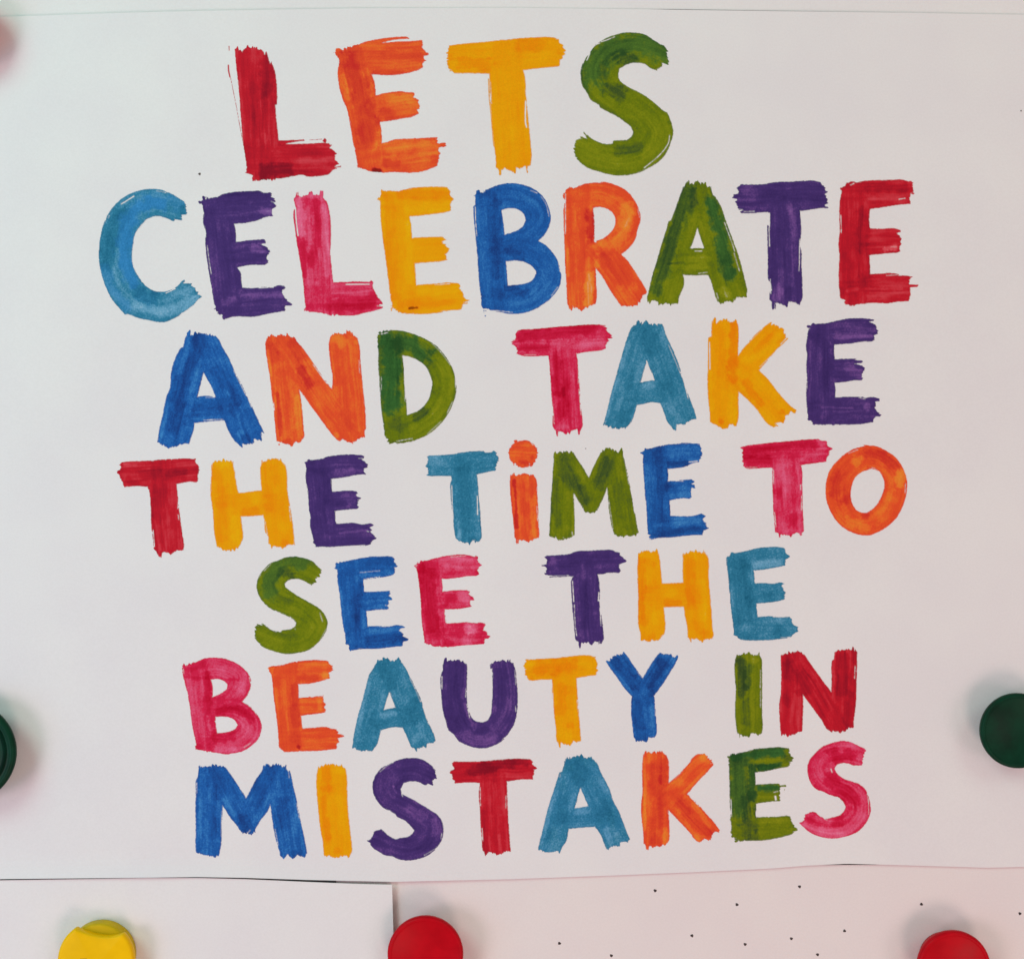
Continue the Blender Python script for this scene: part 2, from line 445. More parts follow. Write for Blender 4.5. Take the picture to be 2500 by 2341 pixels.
LETTERS = """
@A L red
o 145,205 165,190 178,215 192,210 205,225 220,195 250,182 290,188 325,182 335,205 362,205 378,225 385,250 398,218 412,262 430,320 440,298 462,360 478,430 486,520 488,600 486,650 472,655 482,780 500,940 600,938 700,932 712,942 620,955 560,968 700,966 800,962 868,958 850,945 870,920 888,935 880,960 905,962 915,975 930,975 912,1000 935,1015 958,1050 950,1090 970,1110 975,1130 955,1148 1005,1142 1012,1162 955,1170 920,1195 900,1215 820,1228 730,1232 690,1218 600,1235 500,1250 400,1262 305,1268 290,1272 280,1245 292,1225 235,1205 240,1170 225,1050 210,950 195,780 180,560 160,380 148,260
a 98,180 100,215|6;93,335 95,380 106,430|9;112,440 120,480 160,680 190,850 212,960|4;740,938 850,930|4
s 290,190 330,1200|160;230,1110 960,1100|130
t 400,280 400,560|50|.5;380,1200 560,1180|60|.8;700,1110 860,1120|35|-.4;380,900 400,960|22|-.4;300,500 320,900|30|.25;720,980 850,980|15|-.3
@A E orange
o 940,225 960,208 1010,202 1070,195 1130,165 1200,140 1330,115 1460,102 1540,102 1565,118 1500,120 1400,132 1340,150 1480,138 1560,135 1630,130 1655,130 1662,160 1655,185 1680,205 1690,225 1712,240 1695,255 1675,258 1688,290 1665,310 1668,350 1640,365 1560,390 1460,408 1340,412 1250,405 1268,450 1280,520 1285,572 1340,560 1420,545 1480,540 1540,548 1592,548 1600,575 1590,590 1625,610 1630,645 1645,660 1640,685 1620,690 1628,720 1590,745 1480,765 1380,785 1318,790 1328,850 1335,960 1380,950 1430,932 1530,925 1650,918 1780,912 1785,955 1800,965 1812,952 1845,955 1848,1005 1825,1010 1815,990 1800,1010 1800,1060 1788,1100 1780,1145 1730,1165 1680,1185 1560,1200 1440,1195 1330,1200 1240,1190 1190,1170 1130,1155 1135,1135 1120,1050 1100,960 1080,840 1050,690 1020,620 990,520 975,380 985,290 965,255
s 1050,230 1250,1150|150;1080,250 1680,240|130;1290,680 1640,640|110;1150,1100 1800,1040|130
t 1080,330 1150,500 1200,720 1230,900|90|.6;1270,395 1500,385|25|.4;1340,730 1400,740|60|.5;1275,1180 1325,1185|18|2.2;1330,990 1750,1000|60|-.5;1300,600 1560,600|40|-.5;1020,420 1060,600|25|-.4;1380,1130 1440,1140|40|.5;1400,250 1600,260|60|.2;1760,1080|30|.4;1300,860 1280,1000|30|-.4
@B T yellow
o 110,200 120,170 200,158 350,145 500,130 700,110 850,102 950,102 1010,118 1015,145 1035,160 1045,190 1065,212 1060,230 1035,250 1042,280 1020,290 1015,340 900,350 720,370 735,420 742,560 752,660 765,800 780,950 788,1060 782,1140 758,1148 762,1205 745,1205 738,1150 715,1160 690,1170 665,1155 660,1205 640,1205 630,1185 600,1180 570,1160 548,1180 545,1220 528,1220 520,1170 500,1155 495,1060 480,960 465,820 455,640 445,400 300,395 160,398 150,380 120,365 110,330 100,260 105,235
a 438,440 445,600 462,760 480,980|6
c 740,620 738,780 748,830|9;455,470 462,640|4
s 110,270 1040,210|120;590,250 640,1200|150
t 240,300 430,330|60|.6;700,170 850,160|50|.5;500,900 700,900|100|-.1;130,270|25|.4;1010,230|25|.4
@B S green
o 1895,215 1860,170 1830,160 1760,115 1700,80 1600,66 1540,66 1450,88 1395,108 1340,140 1300,165 1265,215 1225,270 1190,350 1185,430 1200,500 1240,560 1262,605 1330,650 1340,672 1400,705 1480,745 1540,790 1590,830 1610,870 1595,905 1560,935 1450,938 1440,965 1380,965 1320,945 1250,905 1210,875 1235,925 1190,908 1140,930 1135,980 1135,1050 1160,1095 1185,1120 1240,1160 1330,1190 1440,1218 1540,1222 1640,1205 1740,1160 1830,1100 1890,1020 1920,940 1935,870 1915,780 1885,710 1860,700 1800,650 1740,600 1650,545 1560,500 1500,450 1490,410 1500,360 1560,325 1640,310 1710,325 1740,350 1800,370 1840,350 1850,322 1895,338 1900,310 1890,270 1880,225
c 1260,230 1235,290|7;1240,240 1300,170 1340,150|5;1350,140 1400,125 1460,100|5;1905,900 1890,970 1820,1060 1700,1160|5
s 1870,250 1750,190 1600,160 1450,190 1340,290 1310,420 1390,540 1550,640 1700,750 1780,870 1730,1000 1600,1080 1450,1080 1300,1040 1170,990|140
t 1480,260 1550,270 1600,280|50|.8|.3;1420,530 1500,560|60|.7;1500,1030 1650,1010|60|.7;1870,220 1650,150 1450,200 1300,300 1280,420|110|.3|.7;1650,280 1800,300|50|-.3;1840,820 1800,980 1600,1120 1300,1100 1180,1000|90|-.25;1450,460|40|-.4;1900,800|20|.5
@C1 C teal
o 730,190 800,220 870,255 920,280 925,310 940,360 938,405 900,420 900,465 830,465 810,485 760,460 690,440 620,438 560,465 490,530 440,610 420,720 410,850 430,940 470,1010 510,1070 560,1120 620,1155 700,1165 780,1150 850,1110 890,1065 920,1045 925,1065 905,1080 990,1090 1005,1120 1040,1160 1085,1215 1050,1250 1010,1290 940,1340 860,1400 760,1450 680,1462 640,1455 560,1440 470,1420 370,1380 340,1390 305,1345 230,1260 160,1130 110,980 90,850 95,700 120,560 170,430 240,330 330,250 430,200 520,175 620,168 700,178
c 310,315 430,240|9;180,450 190,430|5;740,1178 830,1135|7;640,435 700,438|4;650,188 740,205|4;790,1440 960,1370|5
s 900,360 740,320 600,305 450,370 320,500 250,700 250,900 330,1100 480,1240 680,1300 850,1260 1020,1180|170
t 700,300 560,310 450,380 360,560 350,900 430,1080|80|-.1|1;330,420 250,560 190,750 180,880|80|.55;480,1150 520,1220 620,1230|70|.6|.3;450,1290 650,1350 850,1330 1000,1240|60|-.6;850,1170 960,1160|50|-.5;240,900 280,1100|25|-.4;150,950 230,1150 350,1300|60|-.2|.5;640,230 850,320|70|-.2|.4;900,350|30|.4
@C1 E purple
o 1060,290 1095,275 1100,245 1125,245 1130,262 1230,245 1300,215 1420,195 1560,188 1640,185 1690,205 1750,198 1768,220 1755,245 1785,265 1803,290 1788,305 1800,335 1775,365 1765,400 1775,430 1710,440 1650,465 1560,490 1400,508 1415,570 1420,680 1500,670 1600,660 1690,655 1712,680 1705,695 1660,700 1700,720 1730,745 1750,770 1735,795 1715,830 1728,880 1700,905 1630,905 1560,905 1500,915 1430,930 1465,985 1470,1060 1480,1125 1560,1128 1700,1118 1790,1115 1830,1100 1890,1110 1905,1130 1865,1145 1870,1190 1900,1230 1960,1275 1955,1295 1900,1300 1890,1350 1840,1358 1750,1375 1640,1400 1540,1410 1410,1405 1290,1440 1270,1420 1275,1390 1210,1355 1215,1330 1200,1250 1180,1130 1160,1040 1140,880 1120,700 1120,600 1098,480 1100,380 1090,330
c 1140,720 1160,880 1178,990|5;1640,1128 1780,1120|6;1760,290 1790,300|4
s 1180,300 1320,1330|170;1120,350 1780,310|140;1400,790 1740,780|120;1260,1290 1920,1250|130
t 1680,380 1760,390|35|-.7;1590,745 1680,770|35|-.8;1640,690 1700,690|15|-.4;1620,870|20|-.3;1480,1180 1850,1200|40|-.45;1300,1260 1400,1250|40|-.5;1130,300 1200,280|35|-.4;1400,250 1700,240|60|.35;1300,600 1350,1100|60|.2
@C2 L pink
o 95,195 118,190 115,225 150,240 190,225 235,190 262,190 268,215 290,232 320,225 325,190 345,195 350,250 385,285 405,340 425,450 430,620 425,800 440,960 452,1072 560,1068 700,1062 800,1068 822,1050 840,1075 835,1110 850,1150 870,1185 890,1225 925,1255 940,1275 930,1290 905,1290 930,1320 910,1335 850,1350 760,1370 660,1392 540,1395 430,1390 300,1365 200,1358 165,1340 180,1315 170,1200 150,1000 120,820 100,700 75,520 68,380 85,350 78,310 65,265 80,240
c 85,350 92,470 110,620|9;575,1092 800,1090|8;880,1300 925,1305|6
s 240,220 310,1360|170;190,1230 900,1200|140
t 130,300 150,600|40|-.8;360,350 380,600 390,1000|35|-.6;200,350 230,700|20|-.4;300,1080|30|-.4;290,300 290,600 250,900|40|.5;160,700 180,1000|40|.5;430,1310 800,1280|60|.6;830,1180 850,1230|40|.5;210,1150|20|.3;150,240 300,230|25|-.5
@C2 E yellow
o 875,265 900,230 915,215 920,185 980,180 1070,188 1150,165 1280,148 1420,142 1560,145 1580,185 1590,225 1615,262 1600,300 1590,345 1588,385 1500,400 1380,415 1190,435 1205,500 1218,640 1300,635 1400,630 1520,630 1545,660 1510,680 1535,700 1555,735 1572,755 1560,780 1545,800 1555,855 1480,870 1350,880 1245,890 1252,1000 1258,1098 1340,1090 1430,1085 1560,1072 1670,1080 1688,1110 1680,1135 1715,1165 1718,1210 1750,1240 1778,1255 1750,1270 1710,1275 1695,1335 1600,1345 1500,1365 1350,1380 1200,1378 1110,1370 1050,1330 1015,1330 1015,1280 1000,1180 985,1050 960,850 930,640 910,450 905,300
c 1440,1095 1580,1085|5;1500,1355 1600,1345|4
s 1050,230 1130,1330|150;930,260 1600,270|130;1230,760 1550,750|115;1050,1280 1730,1230|130
t 1000,250 1020,700 1040,1200|60|.4;1100,220 1560,220|50|.5;1190,1325 1260,1320|14|2.2;1100,1290 1600,1260|40|.4;1200,360 1560,330|50|-.5;1180,500 1190,1050|35|-.5;1300,1150 1650,1150|50|-.4
@C3 B blue
o 145,215 175,190 250,178 320,150 400,120 490,108 600,118 700,150 780,200 840,270 880,370 895,440 880,520 840,600 775,670 850,715 910,780 960,860 985,950 995,1010 985,1090 950,1160 880,1240 800,1300 700,1350 600,1375 500,1378 390,1360 290,1350 265,1325 268,1360 255,1375 245,1360 248,1330 215,1300 218,1250 200,1100 185,900 165,650 145,450 142,330 160,320 155,240
h 415,370 500,352 580,368 630,410 648,465 620,530 560,570 445,610 435,500
h 458,870 560,862 650,880 715,920 750,965 735,1020 690,1065 600,1090 478,1102 468,980
a 258,1398|11
c 160,340 165,500 175,620|6;700,180 760,205|5;800,240 850,320 875,430|4;960,840 985,970|5;960,1120 900,1200|5;290,1345 400,1350 520,1365|5
s 290,200 340,1340|150;250,250 500,230 720,330 760,460 650,600 450,680|140;420,780 650,780 830,900 850,1040 720,1200 500,1260 300,1250|150
t 370,300 370,800 370,1000|45|.5;230,220 330,240|35|.4;470,780 620,820|40|.4;500,1150 640,1170|50|.6;380,1180|60|.3;250,300 250,500|25|-.15;600,240 780,300|60|-.1;850,900 880,1100|50|-.15
@C3 R orange
o 1050,190 1065,155 1095,150 1110,160 1180,130 1260,105 1350,98 1440,100 1530,130 1620,175 1690,250 1740,340 1765,430 1760,490 1735,560 1720,640 1690,695 1640,750 1580,800 1640,860 1700,950 1745,1020 1790,1090 1835,1165 1820,1190 1790,1195 1770,1240 1750,1270 1720,1285 1690,1312 1620,1300 1580,1305 1530,1240 1470,1150 1400,1030 1330,935 1335,1060 1338,1250 1325,1290 1260,1305 1210,1345 1150,1330 1110,1300 1098,1350 1080,1330 1070,1295 1050,1280 1045,1100 1032,900 1025,700 1018,500 1020,330 1035,280 1015,260 1012,210
h 1305,350 1360,342 1430,355 1490,395 1520,460 1510,530 1460,600 1400,645 1318,680 1318,500
c 1036,215 1035,600|5;1755,440 1740,370|3
s 1170,180 1190,1310|150;1090,230 1400,220 1620,370 1620,520 1500,660 1350,720|140;1380,760 1730,1260|150
t 1640,380 1600,600 1500,700 1380,720|70|-.7;1280,1000 1250,1270|40|-.9;1280,400 1290,640|45|.9;1200,400 1180,900|50|.25;1400,800 1550,950 1600,1050|80|.35;1700,1130|60|-.4;1060,750 1060,1000|15|-.5;1350,820 1340,900|30|-.5
@C4 A green
o 440,130 480,78 485,115 560,98 615,98 635,90 660,95 665,135 700,140 725,225 745,240 800,340 850,490 905,640 960,790 1000,930 1030,1050 1050,1140 1048,1215 1000,1218 930,1225 925,1272 880,1250 830,1265 798,1285 760,1245 730,1170 700,1070 670,1000 560,1005 430,1000 440,1070 420,1150 395,1200 380,1280 355,1275 325,1285 305,1345 295,1290 270,1280 200,1290 150,1250 115,1245 100,1275 80,1230 95,1150 130,1000 170,870 220,700 270,540 285,480 310,470 370,310 410,200
h 567,545 590,620 632,742 570,740 500,742 535,650
c 545,768 610,768|6;255,570 275,520|6;830,490 900,680 930,770|5;925,790 975,960|5;580,985 660,975|4;755,1180 770,1230|6
s 560,150 220,1260|150;590,150 900,1230|150;350,890 760,870|110
t 470,180 380,480 280,760 200,1000 150,1150|75|.8|.4;540,200 530,300|40|.5;700,300 770,500 830,800 880,1000|70|.35|.9;850,850 870,1000|70|.3;560,430 480,620 430,740|35|-.4;300,1100 360,1200|90|-.3;600,500 660,680|30|-.3;420,850 680,840|35|-.4;300,930 650,920|30|-.45;800,1150 850,1200|40|-.8;280,890 430,880|10|.5
@C4 T purple
o 915,215 960,205 965,170 950,150 985,120 1080,120 1200,120 1310,100 1450,95 1600,85 1700,85 1760,98 1800,150 1838,205 1815,215 1832,275 1835,300 1810,325 1842,330 1835,348 1770,352 1680,365 1565,380 1572,450 1575,600 1565,720 1578,760 1580,900 1588,1100 1585,1240 1550,1292 1530,1290 1520,1262 1490,1260 1455,1262 1440,1305 1400,1290 1350,1270 1320,1270 1318,1325 1300,1328 1290,1260 1265,1240 1268,1170 1285,1150 1280,1080 1258,1050 1252,900 1248,700 1245,520 1255,505 1270,560 1275,395 1200,392 1110,400 990,402 980,385 1010,370 945,365 955,330 940,285 945,265 910,255
c 1262,540 1268,720|7;1562,650 1560,730 1558,870 1555,960|6;1020,385 1120,382|5;1275,1040 1280,1180|6
s 940,240 1820,220|130;1410,350 1435,1290|150
t 1020,160 1080,220|60|-.5;1360,1140 1330,1200|50|-.6;1450,300 1480,400|40|-.4;1500,430 1530,900|25|-.35;1250,220 1750,200|70|.3;1350,600 1380,900|60|.3;1460,1150 1470,1220|35|.5
@C5 E red
o 1080,160 1130,135 1140,105 1180,92 1230,98 1330,85 1450,78 1600,75 1680,72 1740,90 1765,80 1788,95 1770,130 1785,165 1805,200 1800,225 1765,215 1755,250 1760,310 1650,320 1520,340 1370,362 1362,450 1370,550 1480,550 1600,545 1670,562 1665,585 1630,595 1670,635 1685,655 1670,680 1680,700 1655,720 1665,770 1640,785 1540,790 1440,800 1365,810 1370,900 1372,990 1480,985 1580,980 1670,992 1640,1002 1740,1010 1780,1025 1750,1050 1755,1090 1835,1100 1830,1120 1765,1120 1760,1150 1765,1200 1745,1255 1640,1260 1540,1275 1400,1270 1300,1280 1160,1290 1120,1275 1130,1250 1080,1225 1075,1170 1065,1070 1068,900 1072,800 1062,720 1075,560 1070,400 1080,250 1095,190
c 1085,420 1090,590|6;1180,128 1215,110|6;1650,265 1710,255|7;1530,1005 1640,998|4
s 1210,130 1210,1260|150;1110,190 1780,180|120;1370,670 1680,660|115;1110,1150 1790,1130|130
t 1360,260 1640,260|20|-.4;1520,745 1610,735|30|-1.2;1160,1150 1240,1140|20|-.6;1330,1130 1680,1130|15|-.4;1400,1190 1640,1190|30|-.2;1300,400 1300,760|60|.4;1350,150 1700,140|50|.4;1340,1040|80|.4;1160,1080|60|.2
@D1 A blue
o 385,210 410,195 415,235 470,215 550,218 600,230 650,240 680,255 730,350 800,470 850,590 920,720 990,870 1050,1000 1110,1130 1150,1200 1110,1170 1105,1190 1118,1255 1040,1245 1035,1298 980,1290 920,1285 915,1318 890,1305 860,1275 800,1190 745,1060 650,1065 560,1075 455,1085 450,1150 420,1240 405,1290 350,1285 300,1300 240,1325 160,1310 120,1285 97,1270 110,1170 150,1000 185,830 220,740 230,600 270,460 320,360 345,350 365,270
h 545,595 580,660 620,730 660,832 570,820 490,828 510,740
c 840,580 960,820|5;980,850 1010,930|5;1090,1080 1140,1190|4;570,838 650,835|5;550,1058 650,1052 730,1050|5
s 500,240 230,1290|160;560,250 980,1270|150;350,950 800,920|110
t 500,280 450,480 330,700 300,1000 260,1150|70|.6;660,580 760,700 850,880|50|.4;480,960 700,950|50|.4;850,950|60|.3;970,1220|40|.5;180,900 140,1200|25|-.4;420,880 400,960|30|-.4;480,600 440,760|30|-.4;640,740|30|-.4;620,260|60|-.15;500,870 640,860|20|-.3;400,1150|40|-.3;240,650|20|-.3;900,1190|30|-.5
@D1 N orange
o 1150,300 1165,265 1195,230 1215,220 1230,232 1300,225 1350,232 1390,250 1430,250 1450,290 1500,345 1560,430 1640,545 1720,660 1790,748 1795,690 1775,500 1760,350 1765,260 1800,225 1860,212 1930,215 1935,190 1960,190 1975,225 1992,195 2005,235 2040,260 2060,350 2070,500 2085,660 2105,850 2118,1000 2122,1140 2110,1160 2108,1220 2050,1240 2000,1280 1960,1275 1895,1240 1865,1270 1820,1230 1740,1130 1660,1020 1570,900 1475,765 1490,850 1505,980 1515,1120 1520,1220 1495,1265 1445,1272 1410,1300 1340,1290 1300,1268 1255,1260 1240,1130 1225,960 1205,800 1190,660 1165,500 1148,380
a 1278,1293|14
c 1610,520 1740,700|6;1225,890 1232,960|6;2055,480 2060,600|4
s 1290,250 1390,1280|150;1330,280 1950,1250|150;1900,220 1990,1250|160
t 1480,560 1560,720|50|.9;1220,350 1250,450|60|.4;1420,300 1500,450|50|.5;1260,800 1290,1200|20|.7;1270,400|25|.4;1170,380 1200,620|15|-.5;1450,850 1480,1200|40|-.5;1830,260 1900,300|60|-.5;2030,300|30|-.5;1850,600 1950,1100|60|.2;1370,1270|50|.4;1830,1200|30|-.5;1300,600 1400,1000|60|.15
@D2 D green
o 575,200 640,188 740,185 850,200 950,235 1050,280 1150,350 1230,440 1290,550 1325,670 1330,770 1300,890 1240,1010 1150,1120 1050,1200 940,1250 850,1275 760,1280 680,1278 660,1260 670,1245 630,1200 625,1140 605,1000 590,820 570,560 565,380 558,290 560,240 580,225
h 805,428 880,445 960,480 1030,545 1070,610 1085,680 1080,780 1060,850 1010,920 940,975 852,1005 845,900 825,700 820,560
c 600,222 660,208|6;1090,310 1180,400 1270,520|4;1318,640 1322,740|5;1290,880 1240,990|5;1180,1070 1050,1190|4;750,1262 900,1235|5;830,740 832,870|4;600,640 600,760|3;1092,680 1092,720|4
s 690,230 740,1240|160;620,270 850,290 1060,420 1190,600 1200,780 1110,960 950,1090 700,1190|160
t 640,250 690,500 700,900|110|.35|1;780,290 900,330 1000,420|100|.4|.9;760,300 770,650|50|.3|.3;1050,400 1100,520|50|.3;950,1040 1020,990|50|.7;740,1080 800,1130|60|.5;1230,550 1250,750 1180,950 1050,1100 880,1200|70|-.35;1130,650 1150,780|50|.2
@D3 T pink
o 110,300 150,280 155,225 160,195 200,180 330,172 500,155 700,140 850,130 960,130 1030,142 1045,160 1030,180 1060,210 1080,235 1090,258 1050,265 1060,290 1030,320 1030,360 990,380 900,390 745,408 755,470 765,600 775,720 785,900 798,1000 802,1120 780,1160 770,1185 755,1145 700,1160 680,1190 620,1180 565,1160 560,1212 545,1210 540,1160 515,1120 515,1000 505,860 495,700 485,560 475,432 340,438 215,432 165,410 170,380 150,340 135,325
c 765,560 762,700|4;770,760 788,1000|5;512,900 528,1090|4;240,425 350,425|3
s 130,290 1070,230|120;620,400 660,1190|140
t 220,260 500,220 900,170|60|.7;200,370 440,350|40|.7;550,450 570,800|50|.7;640,700 600,1000|50|.6;800,320 980,300|50|-.35;600,300 700,280|60|-.3;700,450|40|-.2;740,900 760,1100|25|-.3;560,1130 640,1120|30|-.4;180,215 210,230|20|-.3;650,500 700,1000|70|.2
@D3 A teal
o 1310,130 1340,88 1355,100 1350,125 1420,112 1480,125 1530,120 1550,108 1580,130 1620,240 1680,370 1740,520 1775,650 1790,700 1840,830 1890,960 1915,1030 1905,1045 1830,1070 1800,1110 1770,1095 1710,1100 1700,1150 1680,1158 1660,1110 1630,1080 1600,1000 1560,895 1470,885 1400,900 1330,910 1310,990 1275,1080 1230,1125 1170,1150 1100,1130 1030,1110 1010,1125 1003,1105 1050,930 1080,800 1130,620 1180,450 1240,250 1285,150
h 1428,480 1450,540 1500,665 1430,678 1368,690 1400,580
c 1640,330 1700,470 1770,640|4;1795,710 1830,850|6;1525,110 1530,140|4
s 1430,150 1130,1110|150;1440,150 1780,1100|150;1290,790 1640,780|110
t 1420,200 1480,350|100|.35;1180,1000|80|.35;1650,700|100|.3;1250,330 1100,750 1050,1000|25|-.4;1380,540 1330,680|40|-.35;1350,740 1480,710|35|-.45;1600,200 1640,300|30|-.3;1680,960 1740,1040|40|-.4;1520,600|25|-.35;1280,1020|30|-.3
@D4 K yellow
o 245,80 265,58 275,75 275,115 340,85 375,82 400,110 430,100 455,80 470,90 485,130 492,250 485,430 560,330 650,230 720,165 800,105 818,108 815,125 850,135 910,165 945,210 950,245 970,265 930,310 860,370 800,445 690,572 780,660 870,780 950,870 1010,930 1055,955 1040,990 1020,985 1000,975 950,1015 955,1050 930,1075 850,1085 875,1115 860,1125 800,1115 750,1070 680,970 600,880 490,780 490,900 485,1070 470,1110 455,1115 430,1098 395,1100 370,1130 335,1138 280,1110 215,1075 210,980 195,860 188,700 192,500 195,260 225,240 230,130
c 208,300 212,560|8;700,540 840,400|4;960,255 900,320|5;560,330 720,170|3;840,740 900,800|4
s 360,90 350,1120|150;870,180 470,620|130;500,600 900,1080|150
t 450,140 440,400 430,650|50|.7;300,200 340,600|60|.3;550,700 640,820 700,900|45|.7;780,250 680,380|50|.4;330,1070|35|.9;920,980|30|.6;210,600 230,950|25|-.4;430,850 430,1050|40|-.5;540,480 700,420 880,250|40|-.4;640,600 850,800|30|-.2;700,980 780,1060|40|-.3;520,600|60|-.3
@D4 E purple
o 1160,150 1195,118 1215,112 1230,122 1330,115 1450,90 1540,72 1660,66 1760,70 1810,80 1815,98 1780,105 1815,130 1835,165 1845,220 1810,235 1822,275 1790,290 1700,295 1600,310 1425,325 1420,400 1425,465 1520,460 1640,458 1620,470 1700,475 1708,490 1680,505 1620,510 1690,525 1718,555 1700,590 1690,640 1710,650 1690,668 1600,672 1530,685 1425,695 1435,760 1430,835 1540,830 1700,830 1720,842 1780,832 1830,840 1855,862 1815,875 1828,920 1815,935 1840,970 1875,1005 1865,1020 1820,1020 1800,1075 1680,1095 1560,1100 1400,1102 1210,1100 1195,1080 1155,1050 1165,1020 1150,900 1148,760 1150,700 1155,640 1148,530 1155,420 1145,350 1150,290 1162,210 1175,165
c 1155,680 1155,750|6;1660,838 1720,850|5;1765,102 1800,115|4
s 1290,140 1290,1080|150;1190,180 1830,170|120;1430,570 1710,565|100;1190,980 1850,960|120
t 1430,240 1780,240|35|-.5;1400,140 1700,130|40|-.3;1560,545 1660,600|50|-.5;1600,490|15|-.3;1740,930|40|-.6;1300,930 1600,940|10|-.6;1310,1020 1350,980|30|-.5;1600,1030|50|-.2;1380,800|30|-.3;1250,250 1340,400 1330,700|60|.4;1450,910|60|.2;1230,900|50|.3;1200,160|40|-.3
@E1 T red
o 70,370 95,320 90,300 110,270 200,262 350,258 500,245 650,238 760,236 820,245 840,290 858,350 850,410 855,455 830,465 780,462 640,485 652,580 662,700 680,850 700,980 712,1090 695,1135 640,1130 600,1150 575,1170 545,1155 490,1150 485,1190 465,1195 450,1150 415,1110 408,1000 395,900 388,700 375,560 358,510 260,505 130,512 120,480 100,440 85,400
c 658,640 652,720|5;655,780 662,830|5;412,930 425,1090|6;372,540 378,700|3
s 90,390 850,330|130;510,300 580,1160|150
t 140,300 250,300|15|-.6;480,1070 500,1120|20|-.4;300,380 450,360|60|.3;560,400 700,400|50|.45;500,550 460,800|70|.3;560,900|40|.2;660,1000|20|.2;180,450 240,480|40|.3
@E1 H yellow
o 975,265 1060,258 1100,245 1130,260 1185,262 1200,340 1220,470 1240,570 1320,562 1400,550 1465,545 1455,420 1452,330 1460,300 1465,235 1482,235 1485,262 1560,240 1610,238 1640,258 1650,228 1665,232 1668,262 1695,300 1710,370 1718,560 1740,680 1765,850 1780,980 1785,1070 1770,1080 1735,1078 1700,1090 1665,1118 1640,1095 1590,1085 1570,1095 1565,1122 1550,1115 1550,1080 1530,1060 1528,990 1505,960 1490,830 1480,785 1380,795 1265,800 1278,900 1285,1010 1270,1060 1240,1100 1180,1125 1130,1130 1080,1115 1035,1095 1015,1020 1000,900 990,750 975,640 970,500 978,380
c 1735,700 1748,840|5;1500,850 1520,970|4
s 1080,270 1150,1110|140;1590,260 1660,1090|140;1100,680 1600,660|110
t 1020,350 1080,600 1060,1000|60|.4;1300,750 1420,745|40|.6;1560,300 1540,700|60|.3;1690,1050|30|.4;1090,290|60|-.6;1200,850 1230,1050|50|-.6;1680,900|60|-.3;1400,620|60|-.35;1170,750|60|-.3
@E2 E purple
o 100,270 125,245 150,245 165,250 240,240 330,215 450,200 560,196 650,205 680,215 672,235 650,245 672,260 705,290 700,320 680,330 670,350 685,385 600,395 500,415 355,435 358,500 362,560 450,550 540,545 600,552 608,570 590,580 610,605 638,622 610,635 605,690 622,708 610,725 560,728 480,735 390,745 395,800 402,868 500,862 600,862 650,875 700,868 740,860 765,885 735,905 750,920 740,950 765,980 800,1000 790,1015 750,1040 735,1070 680,1085 560,1080 420,1090 300,1095 210,1095 200,1080 175,1055 180,1030 160,950 145,870 150,800 135,720 130,620 120,540 105,440 100,400 110,330
c 620,235 655,232|5;560,1085 680,1075|4;700,940 718,945|5
s 220,260 280,1080|140;120,310 690,300|110;360,640 620,640|95;200,1000 790,960|115
t 340,400 650,340|30|-.45;400,350 600,330|15|-.4;420,250 600,240|20|-.2;470,610 560,640|50|-.5;520,700|15|-.4;440,960 700,930|15|-.5;290,1010|50|-.4;240,280|50|-.2;180,320 330,420 250,700|60|.3;330,640|30|.3;250,820|70|.35;560,1020|60|.15
@E3 T teal
o 75,290 95,260 90,230 110,208 250,200 380,190 390,180 500,168 640,162 650,178 720,175 735,160 770,185 765,200 778,215 790,262 775,265 765,290 760,355 680,368 575,392 585,480 592,620 605,720 612,860 620,940 625,1000 610,1025 585,1050 560,1045 555,1020 530,1045 505,1078 470,1055 400,1035 362,1010 358,970 350,900 340,800 325,680 315,540 315,480 328,440 320,410 220,405 110,405 80,390 95,370 90,330
c 330,500 335,680 345,820|6;578,600 580,780|8;590,840|3;598,650 605,740|3
s 90,300 780,260|110;450,380 490,1050|130
t 420,300 440,450 450,900|90|.3;600,260 700,270|60|.1;520,1030|50|.3;140,240 180,260|60|-.4;140,350|30|-.3;410,950 400,1000|25|-.6
@E3 i orange
o 890,410 925,380 935,395 960,395 1000,382 1050,378 1090,392 1125,390 1135,410 1152,440 1160,560 1168,720 1175,900 1182,960 1180,1010 1165,1020 1120,1015 1100,1030 1075,1048 1020,1030 975,1028 972,1060 962,1075 948,1050 950,1020 935,1000 930,900 918,780 905,660 895,540
o 925,90 940,55 965,52 968,70 1020,58 1070,60 1110,85 1140,115 1158,160 1162,210 1150,250 1120,290 1060,318 1010,325 950,300 900,255 880,210 880,170 895,120
c 1085,290|6;1105,90 1120,105|5;1155,700 1165,840|4;905,700 910,740|3
s 1020,400 1060,1030|140;950,180 1100,180|140
t 935,450 950,620 960,900|18|1.2;1000,500|50|.3;1000,270 1050,275|30|.6;1110,230|25|.6;1130,600 1120,1000|30|-.5;1070,110|40|-.2;1020,700|70|.3
@E4 M green
o 200,200 215,165 230,145 238,175 300,165 325,155 350,175 395,172 430,230 490,320 545,420 590,320 640,220 680,160 720,145 770,140 805,158 850,165 865,140 875,180 890,240 920,360 945,500 965,600 990,740 1015,880 1028,950 1010,975 940,990 900,998 830,985 795,970 770,900 745,760 730,600 725,520 690,610 640,720 615,765 570,768 510,765 470,690 400,575 405,700 410,860 408,970 390,995 340,1005 280,1035 220,1010 188,1000 185,1035 178,1030 178,1000 165,980 165,900 175,740 180,600 190,480 195,360 205,260
c 385,950 388,980|5;895,250 935,480|4;740,640 780,920|4;300,1005|5
s 300,180 290,1000|130;340,200 590,740|130;760,170 560,720|120;800,180 900,980|140
